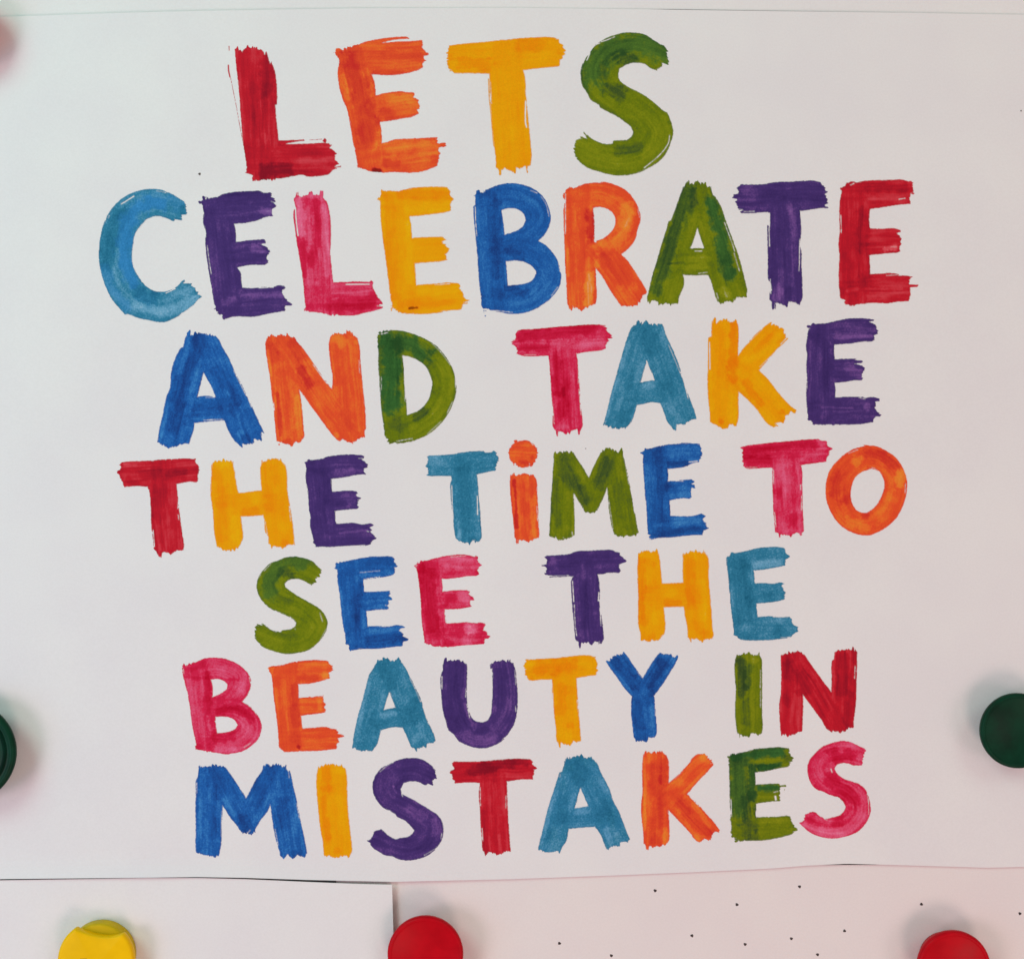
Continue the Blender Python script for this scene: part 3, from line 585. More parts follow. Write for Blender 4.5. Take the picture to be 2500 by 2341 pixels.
t 300,260 330,420 400,470|70|.6;240,450 220,700 240,880|40|.6;480,540 520,640|50|.6;720,280 640,500|60|.6;830,500 860,780|50|.25;430,280 500,420|25|-.35;360,560 370,900|40|-.3;580,700|50|-.25;840,240 850,400|40|-.3;200,800 190,950|20|-.4;850,930|80|-.25;300,940|60|-.2;750,160|40|-.1
@E4 E blue
o 1045,170 1080,155 1085,135 1110,142 1150,135 1240,112 1340,95 1440,85 1540,85 1620,95 1640,140 1648,190 1635,220 1622,260 1620,275 1560,280 1500,310 1400,330 1315,338 1320,400 1315,455 1400,450 1500,440 1550,440 1565,465 1545,485 1575,490 1580,525 1545,520 1540,560 1545,610 1520,628 1460,622 1420,628 1330,645 1338,720 1340,790 1450,795 1560,790 1600,780 1640,768 1685,795 1665,815 1650,830 1675,860 1680,880 1708,912 1680,930 1660,940 1650,978 1560,980 1460,990 1300,1005 1220,1010 1160,1025 1145,1010 1145,975 1120,965 1115,900 1108,780 1095,640 1085,480 1075,350 1070,270 1072,210 1055,195
c 1520,270 1600,262|7;1330,450 1460,455|5;1550,480 1575,485|4;1390,628 1470,632|3
s 1200,150 1230,990|140;1090,200 1640,180|120;1320,540 1570,530|100;1140,930 1700,880|110
t 1230,200 1240,400 1220,800|70|.5;1340,290 1480,280|40|.6;1350,540|60|.4;1200,960 1600,920|45|.5;1330,190 1600,150|60|-.35;1100,300 1120,900|20|-.35;1480,560|60|-.35;1400,840 1600,840|40|-.35;1180,890 1250,880|15|-.4;1290,700|30|-.2
@E5 T pink
o 185,130 215,118 290,105 400,92 550,75 700,62 830,50 950,46 970,60 1030,70 1040,110 1075,145 1050,165 1055,200 1035,220 1025,268 960,275 860,290 775,300 790,350 792,480 795,600 798,740 805,880 808,940 790,960 788,995 765,990 755,965 730,958 700,970 680,1000 640,985 575,975 578,1000 565,1012 555,995 555,965 525,945 520,860 510,760 505,600 500,460 500,325 400,330 260,338 235,325 222,300 215,260 212,200 215,155 190,142
c 512,350 512,480|5;775,490 776,540|5;785,600 782,740|5;522,760 535,900|5;250,322 350,322|4
s 200,200 1060,160|120;640,300 680,980|140
t 260,170 600,110 900,90|50|.7;260,270 450,250|50|.7;560,580|50|.5;700,820|70|.5;800,220 980,140|50|-.35;640,250|60|-.35;270,190|40|-.3;640,430|60|-.1;620,900|60|-.3;620,540|30|-.2;770,750|25|-.2
@E5 O orange
o 1200,195 1230,175 1280,145 1340,125 1430,105 1500,112 1550,130 1600,155 1650,185 1700,225 1750,290 1790,370 1808,440 1808,540 1790,640 1750,740 1700,820 1650,870 1600,910 1530,950 1450,980 1360,980 1290,960 1200,915 1120,840 1060,740 1025,640 1018,540 1030,430 1060,350 1110,280 1160,230
h 1440,342 1500,345 1545,370 1575,420 1590,480 1570,580 1530,660 1480,720 1420,762 1370,760 1310,730 1275,660 1262,590 1275,500 1300,430 1350,380
c 1795,480 1790,570|5;1650,880 1570,940|5;1470,325 1500,335|4;1240,185 1330,150|4
s 1420,220 1560,270 1680,400 1700,560 1620,750 1440,870 1280,830 1160,700 1140,530 1200,370 1320,260 1420,220|130
t 1450,170 1580,220 1680,300|60|.7;1150,400 1120,560|60|.6;1220,650|60|.7;1410,790|40|.7;1330,260|60|-.8;1740,380 1750,480|50|-.8;1400,900 1250,850|50|-.5;1600,650 1560,800|80|-.2;1650,600|60|-.3
@F1 S green
o 730,290 690,240 650,200 580,170 500,155 430,152 360,170 300,195 240,215 190,260 140,320 110,390 105,460 125,530 170,600 240,660 330,700 400,730 460,765 490,795 480,830 450,850 350,870 340,885 270,870 200,830 155,795 165,820 110,820 90,860 90,890 68,925 90,950 120,990 180,1040 260,1070 340,1090 430,1098 520,1085 610,1060 690,1000 750,930 785,860 795,790 770,720 720,660 640,610 560,565 490,525 420,475 385,450 380,420 410,385 460,370 540,378 590,405 640,430 665,420 690,375 710,345
c 240,225 180,290|4;130,350 140,330|4;430,740 475,775|4;720,700 745,780|4;780,860 720,970|3;480,855|5
s 690,330 560,260 440,250 310,300 230,420 300,560 480,640 640,730 690,840 610,950 450,1000 280,970 110,890|120
t 360,300 420,310|60|.7;350,570 430,590|55|.5;560,760|50|.3;430,930|60|.3;560,200 420,200 280,280 220,400 220,500|90|.25|.6;640,350|60|.05;700,750 680,880 560,1010|60|-.2;150,900 300,1000|60|-.25;420,640|50|-.2
@F1 E blue
o 862,240 890,212 915,195 935,205 1000,190 1080,175 1180,155 1300,150 1420,155 1445,175 1440,205 1460,222 1478,245 1462,265 1445,260 1450,300 1440,328 1350,350 1250,365 1140,380 1148,440 1150,495 1250,492 1340,488 1395,490 1408,508 1390,525 1412,545 1420,575 1385,575 1390,610 1372,630 1392,655 1370,668 1280,668 1170,685 1180,750 1185,830 1280,825 1400,830 1460,815 1530,820 1540,838 1500,850 1490,870 1520,895 1535,930 1578,952 1565,965 1530,972 1520,1020 1430,1030 1300,1045 1180,1048 1100,1052 1060,1062 1010,1062 995,1045 1000,1020 962,1000 970,970 955,880 935,760 920,620 905,480 890,380 890,280 868,265
c 1150,372 1300,350|5;1360,625|7;1110,308 1300,290|3;1300,830 1360,835|3
s 1030,210 1090,1040|140;900,240 1460,240|110;1150,580 1410,570|95;1000,990 1560,940|115
t 1200,200 1400,190|40|.4;1100,420 1060,700|60|.45;1040,750 1040,900|50|.4;1250,600|40|.2;1200,960 1500,940|50|.5;1120,330 1420,310|25|-.5;1240,640 1340,630|25|-.4;1140,700 1150,830|25|-.4;930,500 960,900|20|-.35;1200,870 1400,870|35|-.3;990,950 1050,900|25|-.3
@F2 E pink
o 130,250 150,215 185,190 240,192 300,175 380,155 480,138 600,132 655,138 710,150 720,142 745,155 738,180 750,205 775,240 755,262 735,285 755,325 735,340 640,345 540,360 430,370 390,368 400,430 402,492 460,485 540,478 640,480 668,488 655,515 700,552 702,570 670,575 665,610 682,640 600,655 500,665 420,665 430,730 440,800 520,795 620,788 720,790 790,795 822,810 805,830 795,870 825,885 858,925 845,945 810,950 800,1000 700,1008 560,1018 480,1030 300,1025 285,1005 218,992 225,970 210,880 195,750 190,640 180,500 165,380 150,290
c 420,690 432,790|5;480,155 620,145|4;640,790 740,795|4;150,235 140,250|5
s 270,220 320,1010|140;160,260 760,250|110;400,570 690,560|95;240,930 840,910|115
t 330,200 650,180|40|-.4;380,280 560,260|40|-.3;600,540 640,580|50|-.6;700,860 640,850|40|-.9;650,980|60|-.5;250,930|30|-.4;205,720 230,880|15|-.5;230,320 260,600 300,850|90|.8;450,1000|50|.6;500,310|40|.3;430,620|30|.5;750,310 780,920|30|.3;480,560|50|.4;400,860 600,850|40|.4
@F3 T purple
o 95,240 135,225 140,190 120,158 135,142 250,138 380,120 410,105 550,95 700,88 770,88 800,105 850,115 850,140 880,160 903,200 870,220 845,230 840,260 858,290 840,312 760,310 700,320 635,328 648,400 655,500 650,600 665,700 680,800 690,900 690,960 670,995 650,1005 645,975 600,980 580,1010 550,1008 540,985 480,990 470,1025 455,1035 445,1010 445,985 415,950 410,900 400,800 390,700 380,560 372,400 380,370 395,345 300,350 200,352 165,358 160,345 200,340 125,332 125,318 135,310 135,265
c 388,390 400,590|7;405,620 415,850|5;645,500 640,580|9;655,650 665,820|7;180,342 350,336|4;715,315 770,312|5;418,850 428,920|6
s 110,240 890,200|110;520,320 560,1000|130
t 300,220 700,150|60|.3;500,450 520,800|60|.35;190,180 210,280|40|-.4;480,230 520,280|40|-.4;640,260 820,240|30|-.3;540,350 550,450|25|-.2;600,700|25|-.4;500,900|50|-.4
@F4 H yellow
o 228,130 260,110 350,98 395,108 415,85 428,90 432,130 445,200 455,320 462,412 560,410 668,405 662,300 665,200 670,135 685,105 700,115 760,100 790,92 810,112 860,118 865,85 878,88 880,118 905,150 918,200 915,330 920,420 935,560 945,720 955,860 962,920 945,950 910,960 880,955 850,980 810,960 750,950 750,985 735,990 730,960 708,935 705,840 685,740 672,640 580,642 480,645 490,740 495,850 485,905 465,920 450,950 400,968 350,975 290,962 260,960 250,890 232,820 228,700 230,560 225,420 222,280
c 925,440 940,640|4
s 340,110 360,960|130;790,120 830,960|130;340,530 800,520|110
t 260,200 260,600 290,780|45|.6;380,440|60|.3;350,220|60|.4;520,600 620,600|35|.6;730,200 740,620|50|.55;780,820|50|.3;870,890|50|.5;350,940|40|.4;420,250|20|-.3;550,500|60|-.4;400,750|60|-.5;860,400 870,750|35|-.5;770,130|50|-.4;720,900|30|-.3
@F4 E teal
o 1088,150 1110,145 1135,118 1160,120 1250,105 1370,75 1480,62 1600,60 1655,68 1665,110 1695,150 1670,175 1655,215 1660,242 1560,262 1450,280 1355,290 1360,350 1362,412 1440,408 1560,415 1600,402 1645,412 1625,435 1645,480 1668,515 1648,530 1665,570 1600,585 1500,600 1380,608 1385,670 1392,740 1480,732 1600,735 1700,738 1725,755 1722,795 1750,820 1785,840 1782,880 1740,905 1720,935 1620,952 1480,965 1350,968 1230,960 1190,935 1150,915 1158,890 1150,800 1130,640 1115,480 1105,350 1090,220
c 1620,940 1720,932|4;1540,738 1680,742|4
s 1220,130 1280,950|140;1110,180 1680,160|110;1370,510 1660,500|95;1180,860 1770,850|115
t 1200,250 1250,700|100|.35;1300,600|50|.4;1450,130|60|.3;1500,550|60|.3;1600,880|60|.4;1380,240 1600,210|40|-.7;1130,420 1150,640|15|-.4;1280,840|50|-.35;1500,460|40|-.1;1620,770|40|-.3
@G1 B pink
o 90,260 120,242 220,225 300,190 400,178 500,182 580,210 660,255 730,320 765,400 758,480 720,560 680,605 740,640 800,700 850,770 870,850 855,930 820,990 750,1050 680,1090 600,1108 530,1118 440,1105 340,1095 240,1072 222,1078 222,1050 230,1030 215,940 190,820 170,650 140,500 110,380 95,300
h 378,395 440,388 500,405 535,440 530,480 500,510 395,560 395,480
h 422,755 500,752 570,765 615,795 635,835 610,870 540,900 440,912 425,840
c 690,605 740,635|4;750,370 762,430|4;760,1010 700,1050|4;108,290 112,330|4
s 230,250 320,1060|140;180,280 420,260 620,330 640,450 560,560 400,620|120;400,700 600,690 740,800 720,940 560,1020 300,1010|130
t 340,340 350,700|35|.7;200,290 300,250|30|.3;220,385 360,370|20|.4;560,390 640,395|15|.4;450,700 650,680 760,760|50|.8;400,960 580,950|50|.7;250,1050|40|.4;480,590|40|.3;650,480|60|-.6;450,300|60|-.3;160,400 200,700|20|-.4;750,900|60|-.3;450,1060 600,1070|35|-.6;400,880|20|-.3;700,340|30|-.4
@G1 E orange
o 935,285 965,262 1060,250 1160,225 1260,208 1400,200 1520,210 1530,240 1548,255 1562,300 1530,325 1528,385 1470,400 1350,430 1225,438 1230,500 1228,570 1320,558 1470,550 1478,570 1470,595 1497,635 1485,665 1492,710 1450,720 1350,730 1252,745 1260,800 1265,865 1370,858 1500,850 1540,862 1600,870 1608,925 1640,930 1672,938 1640,950 1612,958 1615,1000 1600,1050 1590,1062 1470,1080 1300,1088 1100,1095 1080,1080 1040,1050 1035,1000 1025,880 1005,700 985,560 970,400 960,340 940,310
s 1100,240 1150,1080|140;980,290 1540,270|110;1240,640 1480,635|90;1050,990 1610,960|110
t 1200,450 1190,830|45|.6;1240,380 1400,370|40|.4;1230,1050|20|1.4;1200,940|60|.3;1400,640|40|.1;1000,330|40|-.2;1010,500 1040,800|25|-.3;1490,350|40|-.5;1430,590 1440,680|30|-.4;1560,900|40|-.3;1300,240 1470,260|30|-.2
@G2 A teal
o 310,230 335,185 365,195 375,180 385,200 440,190 500,200 522,182 540,190 560,225 600,280 650,380 700,480 755,610 770,680 830,820 870,910 893,975 885,995 810,1015 795,1050 770,1040 710,1060 708,1095 695,1100 680,1060 650,1045 620,970 570,858 480,855 355,885 345,940 320,1020 290,1065 220,1090 160,1078 95,1060 75,1055 78,1020 100,900 130,760 170,620 210,470 245,340 285,280
h 440,510 460,560 500,662 440,672 385,685 410,600
c 640,380 690,480 745,610|4;775,690 820,820|5
s 430,220 190,1060|150;450,220 780,1060|150;330,780 640,740|110
t 400,260 450,420|90|.3;250,850|90|.2;680,640 720,760|70|.4;200,1030|50|.3;560,500|50|.1;230,430 160,750 120,950|30|-.4;390,560 350,660|35|-.3;380,740 490,720|30|-.5;580,270|35|-.35;680,980 740,930|40|-.45;300,950|25|-.3;460,560|20|-.3
@G2 U purple
o 960,230 985,190 995,185 995,210 1050,195 1110,200 1140,215 1158,200 1165,215 1190,245 1195,330 1192,450 1195,600 1210,690 1250,770 1300,800 1350,802 1400,780 1425,720 1435,620 1440,500 1440,400 1435,285 1420,285 1425,235 1450,212 1510,210 1545,190 1560,190 1575,210 1610,188 1622,190 1622,215 1645,230 1650,260 1665,290 1675,400 1685,500 1685,650 1675,750 1650,830 1600,910 1540,980 1460,1030 1380,1055 1290,1055 1200,1030 1110,985 1070,930 1010,875 990,800 965,720 950,620 940,500 935,380 945,320 955,300
c 950,360 950,480|6;1183,480 1180,560|5;1190,630 1220,760|5;1430,500 1440,550|4;1658,300 1668,440|4;1665,650 1668,700|5;1600,920 1540,970|4;1585,190 1600,210|5
s 1080,210 1070,500 1110,760 1220,900 1340,930 1460,880 1560,740 1580,500 1540,210|130
t 1060,280 1040,500 1060,750|80|.35;1130,820|60|.3;1370,880 1320,900|40|.3;1540,400 1560,500|60|.2;1600,800|50|.2;1160,480 1150,560|20|-.5;1180,640 1220,820|25|-.5;1150,930 1300,980 1440,970|60|-.5;1270,840|30|-.4;1450,600 1460,700|25|-.35;1430,840|30|-.3;1500,240|50|-.4;1610,600 1620,680|20|-.3
@G3 T yellow
o 165,225 185,200 300,190 450,182 600,165 780,155 850,175 858,210 875,250 865,300 855,350 780,358 665,378 672,480 680,600 692,760 705,900 710,985 695,995 640,990 600,1028 560,1015 505,1000 502,1045 490,1040 480,1010 468,970 465,860 450,760 440,600 430,390 330,392 210,395 175,378 180,355 165,320 160,275
a 430,470 430,580|4
c 672,590 682,700|4
s 180,290 860,250|105;560,340 590,1010|125
t 300,290 600,250|80|.6;230,370|30|.5;520,450 510,700|60|.5;610,840|40|.5;210,250|50|-.4;790,300|50|-.25;500,900 560,950|50|-.3;640,550 660,850|20|-.3;580,500|60|.2
@G3 Y blue
o 950,215 985,195 1000,180 1050,155 1100,150 1125,130 1150,150 1200,225 1260,310 1308,375 1370,270 1430,180 1478,125 1490,140 1560,138 1600,165 1630,182 1640,165 1652,195 1620,250 1570,330 1500,440 1420,548 1430,650 1440,780 1447,900 1440,950 1400,955 1370,955 1335,992 1260,980 1245,990 1235,965 1220,950 1208,850 1195,720 1198,555 1130,475 1060,375 990,280
c 1600,290 1470,500|4;1428,640 1432,740|4;1440,540 1460,520|3
s 1040,190 1330,560|115;1570,180 1340,540|115;1310,520 1330,960|125
t 1050,220 1180,360 1230,440|60|.7;1500,230 1400,430|60|.8;1250,600 1270,850|45|.6;1390,530|30|.5;1310,940|50|.2;1250,400 1340,520|35|-.3;1170,180|25|-.2;1400,600 1400,850|30|-.3;1600,200|25|-.3;1280,560|30|-.1;1330,900|25|-.2
@G4 I green
o 455,200 470,160 490,148 600,130 615,148 670,150 680,125 692,130 690,150 715,185 718,260 720,500 718,700 725,850 718,910 690,935 650,915 615,915 605,942 550,938 510,930 508,970 492,972 488,925 470,900 460,800 455,650 462,500 452,350
c 705,300 700,470|4;702,500 702,660|4
s 590,150 590,930|130
t 520,230 520,540|50|.9;580,280 570,450|50|.7|.2;560,600 570,800|40|.35;590,150 595,190|15|.4;650,200|35|-.6;660,350 670,600|25|-.15;530,860|30|-.5;470,300 470,800|12|-.3
@G4 N red
o 900,160 925,135 935,118 945,135 1000,125 1050,118 1110,125 1140,165 1170,210 1220,280 1290,380 1390,510 1392,400 1390,290 1395,210 1415,195 1420,125 1450,95 1470,105 1540,95 1590,100 1600,75 1612,80 1615,100 1642,120 1640,250 1635,450 1628,620 1615,740 1608,780 1605,860 1560,865 1520,905 1450,900 1405,895 1405,915 1390,910 1350,880 1290,780 1210,670 1115,540 1118,640 1112,780 1108,890 1060,905 1000,932 930,930 905,930 895,880 888,780 882,640 895,540 902,380 900,240
c 1140,155 1170,200|5;1622,260 1615,380|5
s 1010,140 1000,920|130;1040,160 1470,900|120;1530,110 1500,880|125
t 960,300 1100,400 1130,470|90|.5;950,600|60|.4;1520,200 1500,500|80|.45;1580,600 1560,800|60|.35;1280,580 1330,700|40|.2;1260,340|30|-.2;1170,380 1220,480|12|-.3;900,200 900,700|10|-.5;1390,250 1400,350|10|-.5;1400,560 1450,640|20|-.15
@H1 M blue
o 115,280 140,258 155,262 160,285 260,265 320,272 370,278 395,275 430,330 500,430 560,520 598,590 650,490 710,380 750,330 770,280 815,262 830,280 890,262 910,275 965,270 978,255 990,262 992,310 1010,330 1022,310 1040,380 1060,480 1090,600 1115,740 1150,900 1180,1050 1190,1120 1165,1165 1145,1160 1100,1140 1060,1170 1030,1165 1010,1130 965,1170 955,1165 925,1140 925,1110 905,1050 880,960 855,820 835,650 800,730 750,790 700,880 680,935 640,940 600,930 555,925 510,860 440,770 370,660 368,780 362,940 355,1060 340,1130 320,1150 298,1170 280,1150 200,1150 165,1135 110,1130 105,1060 108,900 105,700 108,520 110,420 125,380 130,300
c 118,440 120,540|5;1015,340 1018,390|5;1090,640 1115,780|4;362,720 358,960|3;620,920 640,900|6;880,890 910,1040|4
s 240,280 230,1140|130;340,300 640,900|120;850,290 590,880|120;920,300 1060,1150|140
t 270,320 300,450 340,520|80|.4;250,700 250,950|60|.35;820,310 740,480 700,620|70|.5;950,650 970,820|70|.45;560,800 600,900|50|.4;450,520|40|.15;1060,1130|50|.25;320,330|25|-.3;380,600 480,740|25|-.4;680,810|40|-.6;940,310 900,450|30|-.3;1060,760 1080,900|30|-.3;150,600 140,1000|20|-.35;310,1000|30|-.4;980,1080|30|-.4;540,640|60|-.15
@H1 I yellow
o 1290,330 1310,280 1325,262 1340,270 1430,258 1500,272 1525,258 1535,275 1565,300 1578,360 1582,520 1590,700 1605,850 1620,980 1628,1080 1618,1140 1605,1160 1550,1150 1510,1155 1490,1168 1440,1155 1400,1145 1380,1162 1362,1140 1352,1100 1345,1020 1325,920 1310,800 1295,660 1282,500 1280,420
s 1430,280 1490,1150|150
t 1370,320 1380,500 1350,700 1390,980|45|.6;1420,500|60|.3;1480,1090|40|.5;1540,330|40|-.3;1520,600 1530,900|50|-.3;1290,450 1330,850|12|-.4;1500,300|60|-.2
@H2 S purple
o 825,320 800,300 770,270 730,240 680,210 600,197 510,200 430,220 370,250 300,280 250,330 210,400 195,470 205,540 240,610 300,680 360,710 420,745 430,765 510,805 560,850 600,900 580,930 540,960 470,970 420,985 360,955 310,910 280,885 240,895 190,940 185,990 150,1005 170,1030 190,1060 250,1105 310,1140 380,1150 450,1180 540,1192 630,1180 720,1150 790,1100 840,1040 870,990 885,930 885,860 860,790 820,740 770,710 700,665 610,610 530,570 480,540 470,500 500,440 560,425 640,430 700,460 720,462 740,445 780,455 788,420 810,390 805,350
c 270,330 340,270 400,240|4;868,930 862,980|4;700,1140 820,1070|4;480,545 490,570|5;820,360|4
s 800,370 660,310 540,300 400,340 320,460 380,600 560,690 710,800 760,900 700,1020 560,1080 400,1060 180,990|125
t 550,280 480,350|90|.35;760,340|50|.3;450,620|80|.3;720,1040 550,1040|60|.3;250,990|50|.3;870,850|20|.4;260,380 260,500|35|-.35;340,280|25|-.4;560,700 700,750|50|-.45;790,800 800,930|30|-.5;660,960|60|-.2;400,470|10|-.7;400,1080|50|-.2
@H2 T red
o 948,320 985,300 970,250 990,232 1150,232 1300,225 1450,210 1600,202 1730,208 1750,240 1785,298 1765,310 1755,370 1750,402 1640,405 1500,425 1505,560 1512,720 1520,860 1530,1000 1535,1100 1500,1100 1470,1105 1450,1130 1425,1130 1408,1145 1380,1125 1330,1110 1315,1130 1302,1165 1285,1130 1262,1095 1258,1000 1248,900 1238,700 1228,560 1235,440 1120,435 1000,442 980,400 970,360
c 1240,480 1245,660|5;1260,880 1268,1000|6;1492,560 1490,680|4
s 960,340 1770,300|110;1370,400 1400,1130|130
t 1150,320 1400,270 1690,230|50|.7;1300,330|90|.4;1270,700 1280,900|25|.3;1330,960 1340,1080|15|-.5;1420,950 1430,1080|15|-.4;1480,1000|12|-.4;1360,760|15|-.2;1440,750|12|-.2
@H3 A teal
o 400,200 418,180 430,200 480,185 530,175 600,190 635,178 650,180 665,205 700,240 750,350 810,460 860,590 920,720 970,850 1005,940 1025,985 1000,1015 960,1015 930,1015 915,1062 880,1050 840,1060 825,1070 820,1100 800,1085 770,1020 740,940 685,865 600,870 430,885 420,950 405,1010 370,1060 345,1120 328,1120 325,1100 260,1115 190,1105 130,1085 135,1050 170,930 200,800 240,650 290,490 340,335 365,330
h 545,492 575,560 620,665 550,675 490,685 515,600
c 850,580 890,660|4;350,350 345,380|4
s 520,210 230,1090|150;530,210 890,1050|150;420,780 740,750|110
t 450,300 540,320 560,400|90|.35;380,600 330,800|60|.35;260,950|70|.4;780,650 850,800|70|.35;600,820|50|.1;330,420 240,720 190,950|25|-.35;480,560 450,680|30|-.35;520,720 600,700|35|-.5;740,420 800,520|25|-.3;800,900 840,1020|35|-.7;890,940|30|-.5;340,1010|30|-.3;620,600|25|-.3;550,650|500|0|.25
@H3 K orange
o 1155,170 1180,130 1190,150 1250,138 1320,142 1335,130 1350,140 1355,155 1390,190 1403,260 1405,350 1402,440 1480,370 1560,290 1640,190 1690,150 1750,160 1780,190 1815,215 1820,250 1832,265 1790,320 1720,390 1650,465 1585,548 1680,640 1770,740 1850,830 1900,895 1890,912 1850,910 1830,940 1820,980 1790,1000 1745,985 1700,1015 1665,1000 1610,930 1530,840 1400,705 1405,800 1410,920 1405,1000 1380,1035 1330,1050 1270,1062 1205,1050 1198,1080 1185,1080 1180,1045 1158,1025 1150,900 1135,760 1135,620 1145,540 1142,350 1145,240
c 1610,575 1700,670|4;1810,250|3
s 1280,150 1280,1050|135;1760,220 1390,580|120;1420,560 1790,970|130
t 1370,200 1350,420|45|.6;1230,300 1300,600 1290,850|60|.4;1500,620 1620,800 1780,940|50|.6;1270,1000|60|.5;1160,200 1170,500 1160,900|18|-.6;1430,480 1500,430|45|-.4;1750,200|50|-.4;1370,900 1360,1000|35|-.6;1680,960|40|-.5;1650,650 1800,850|25|-.4;1250,180|50|-.1
@H4 E green
o 380,180 400,185 415,155 440,158 540,138 640,110 750,98 880,92 975,105 985,125 975,140 1000,170 1017,200 1010,230 985,245 988,270 960,285 870,300 760,325 650,338 655,400 655,455 760,448 860,442 890,440 895,458 935,452 955,455 950,475 900,475 890,500 885,540 888,610 800,620 720,632 660,642 660,700 662,770 760,768 860,765 960,755 990,765 1000,810 1025,840 1030,865 1060,885 1050,900 1020,905 1000,940 900,965 780,990 640,1000 530,1000 465,1010 455,995 460,980 425,970 420,900 412,760 402,600 400,450 395,300 392,230
a 935,505|9
c 415,600 420,760|7;845,570 850,600|16;395,205|5;830,530 870,520|4
s 540,160 560,980|130;430,200 1000,180|100;660,540 890,540|95;460,900 1030,880|110
t 450,180 900,130|50|.3|1;500,250 480,700|110|.45|.7;620,300 620,560|50|.7|.8;700,290 870,270|35|.8|1;680,490 860,480|35|.5|1;560,620 590,900|70|.6;620,230 900,200|25|-.2;590,260|15|-.6;720,590 850,580|30|-.1;720,810 950,820|45|-.35;960,130|20|-.3;970,200|40|.4;640,960|60|.4;440,850|20|-.2
@H4 S pink
o 1720,130 1680,95 1620,60 1560,38 1490,30 1420,42 1350,65 1280,100 1220,160 1175,220 1155,290 1165,370 1190,440 1240,500 1300,520 1370,555 1450,580 1500,620 1525,670 1510,710 1470,750 1400,770 1340,785 1280,760 1225,720 1180,720 1125,760 1130,790 1085,830 1120,870 1200,930 1300,965 1400,978 1500,965 1600,935 1680,880 1740,800 1770,720 1765,640 1745,560 1710,490 1640,440 1560,415 1490,385 1440,340 1420,300 1440,265 1500,245 1560,255 1610,275 1640,270 1680,265 1690,230 1700,190
c 1385,305 1395,335|7;1735,540 1750,640 1750,740|4;1250,120 1300,90|3;1320,785 1345,795|5
s 1690,170 1560,140 1450,150 1330,190 1280,310 1370,430 1530,500 1640,600 1640,740 1540,850 1400,880 1250,850 1120,800|120
t 1400,150 1450,200 1560,180|60|.8;1400,400 1500,500 1600,600|70|.8;1420,820 1480,800|45|.7;1190,790|45|.5;1220,240|40|-.1;1340,310|25|-.3;1580,90|50|-.3;1650,520|40|-.1;1660,760|60|-.3;1500,930 1300,910|45|-.4;1130,840|25|-.4
"""
# ------------------------------------------------------------------ the painted letters
VIEWS = {"A": (530, 60, 3.3133), "B": (1060, 60, 3.3133)}
for k, (x, y) in {"C1": (220, 420), "C2": (700, 420), "C3": (1120, 420), "C4": (1560, 420), "C5": (1780, 420),
                  "D1": (360, 760), "D2": (780, 760), "D3": (1220, 760), "D4": (1680, 760),
                  "E1": (270, 1060), "E2": (720, 1060), "E3": (1020, 1060), "E4": (1300, 1060), "E5": (1760, 1060),
                  "F1": (600, 1320), "F2": (980, 1320), "F3": (1300, 1320), "F4": (1500, 1320),
                  "G1": (420, 1560), "G2": (840, 1560), "G3": (1240, 1560), "G4": (1680, 1560),
                  "H1": (450, 1800), "H2": (860, 1800), "H3": (1280, 1800), "H4": (1680, 1800)}.items():
    VIEWS[k] = (x, y, 3.976)

# light, middle, dark stop of each paint, and the hue it drifts to
PAINT = {
    "red":    [(208, 70, 80), (187, 25, 40), (136, 16, 34), (205, 45, 40)],
    "pink":   [(220, 98, 132), (203, 32, 70), (180, 4, 40), (190, 20, 50)],
    "orange": [(236, 130, 44), (220, 76, 38), (196, 42, 36), (240, 130, 25)],
    "yellow": [(248, 164, 8), (242, 145, 2), (228, 116, 4), (235, 130, 20)],
    "green":  [(134, 136, 20), (100, 112, 12), (58, 76, 34), (44, 96, 46)],
    "blue":   [(64, 130, 188), (30, 88, 158), (24, 58, 120), (40, 110, 180)],
    "purple": [(122, 80, 144), (70, 47, 106), (54, 36, 90), (90, 50, 120)],
    "teal":   [(108, 158, 186), (48, 118, 148), (26, 92, 120), (44, 117, 170)],
}
BASE_T = {"red": 0.50, "pink": 0.40, "orange": 0.45, "yellow": 0.42, "green": 0.46, "blue": 0.5, "purple": 0.55, "teal": 0.48}
GRAIN = {"red": 0.05, "pink": 0.10, "orange": 0.06, "yellow": 0.05, "green": 0.12, "blue": 0.16, "purple": 0.11, "teal": 0.18}
STREAK = {"red": 0.7, "pink": 0.7, "orange": 0.55, "yellow": 0.45, "green": 0.6, "blue": 0.6, "purple": 0.7, "teal": 0.45}
ADJ = {"red": "red", "pink": "crimson pink", "orange": "orange", "yellow": "yellow orange", "green": "green",
       "blue": "blue", "purple": "purple", "teal": "teal"}
WORDS = ["LETS", "CELEBRATE", "AND", "TAKE", "THE", "TiME", "TO", "SEE", "THE", "BEAUTY", "IN", "MISTAKES"]
PLACE = {4: "THE before TIME", 5: "TIME", 8: "THE after SEE"}

def pts(s, v):
    x0, y0, k = v
    return np.array([[float(a) / k for a in p.split(",")] for p in s.split()]) + np.array([x0, y0])

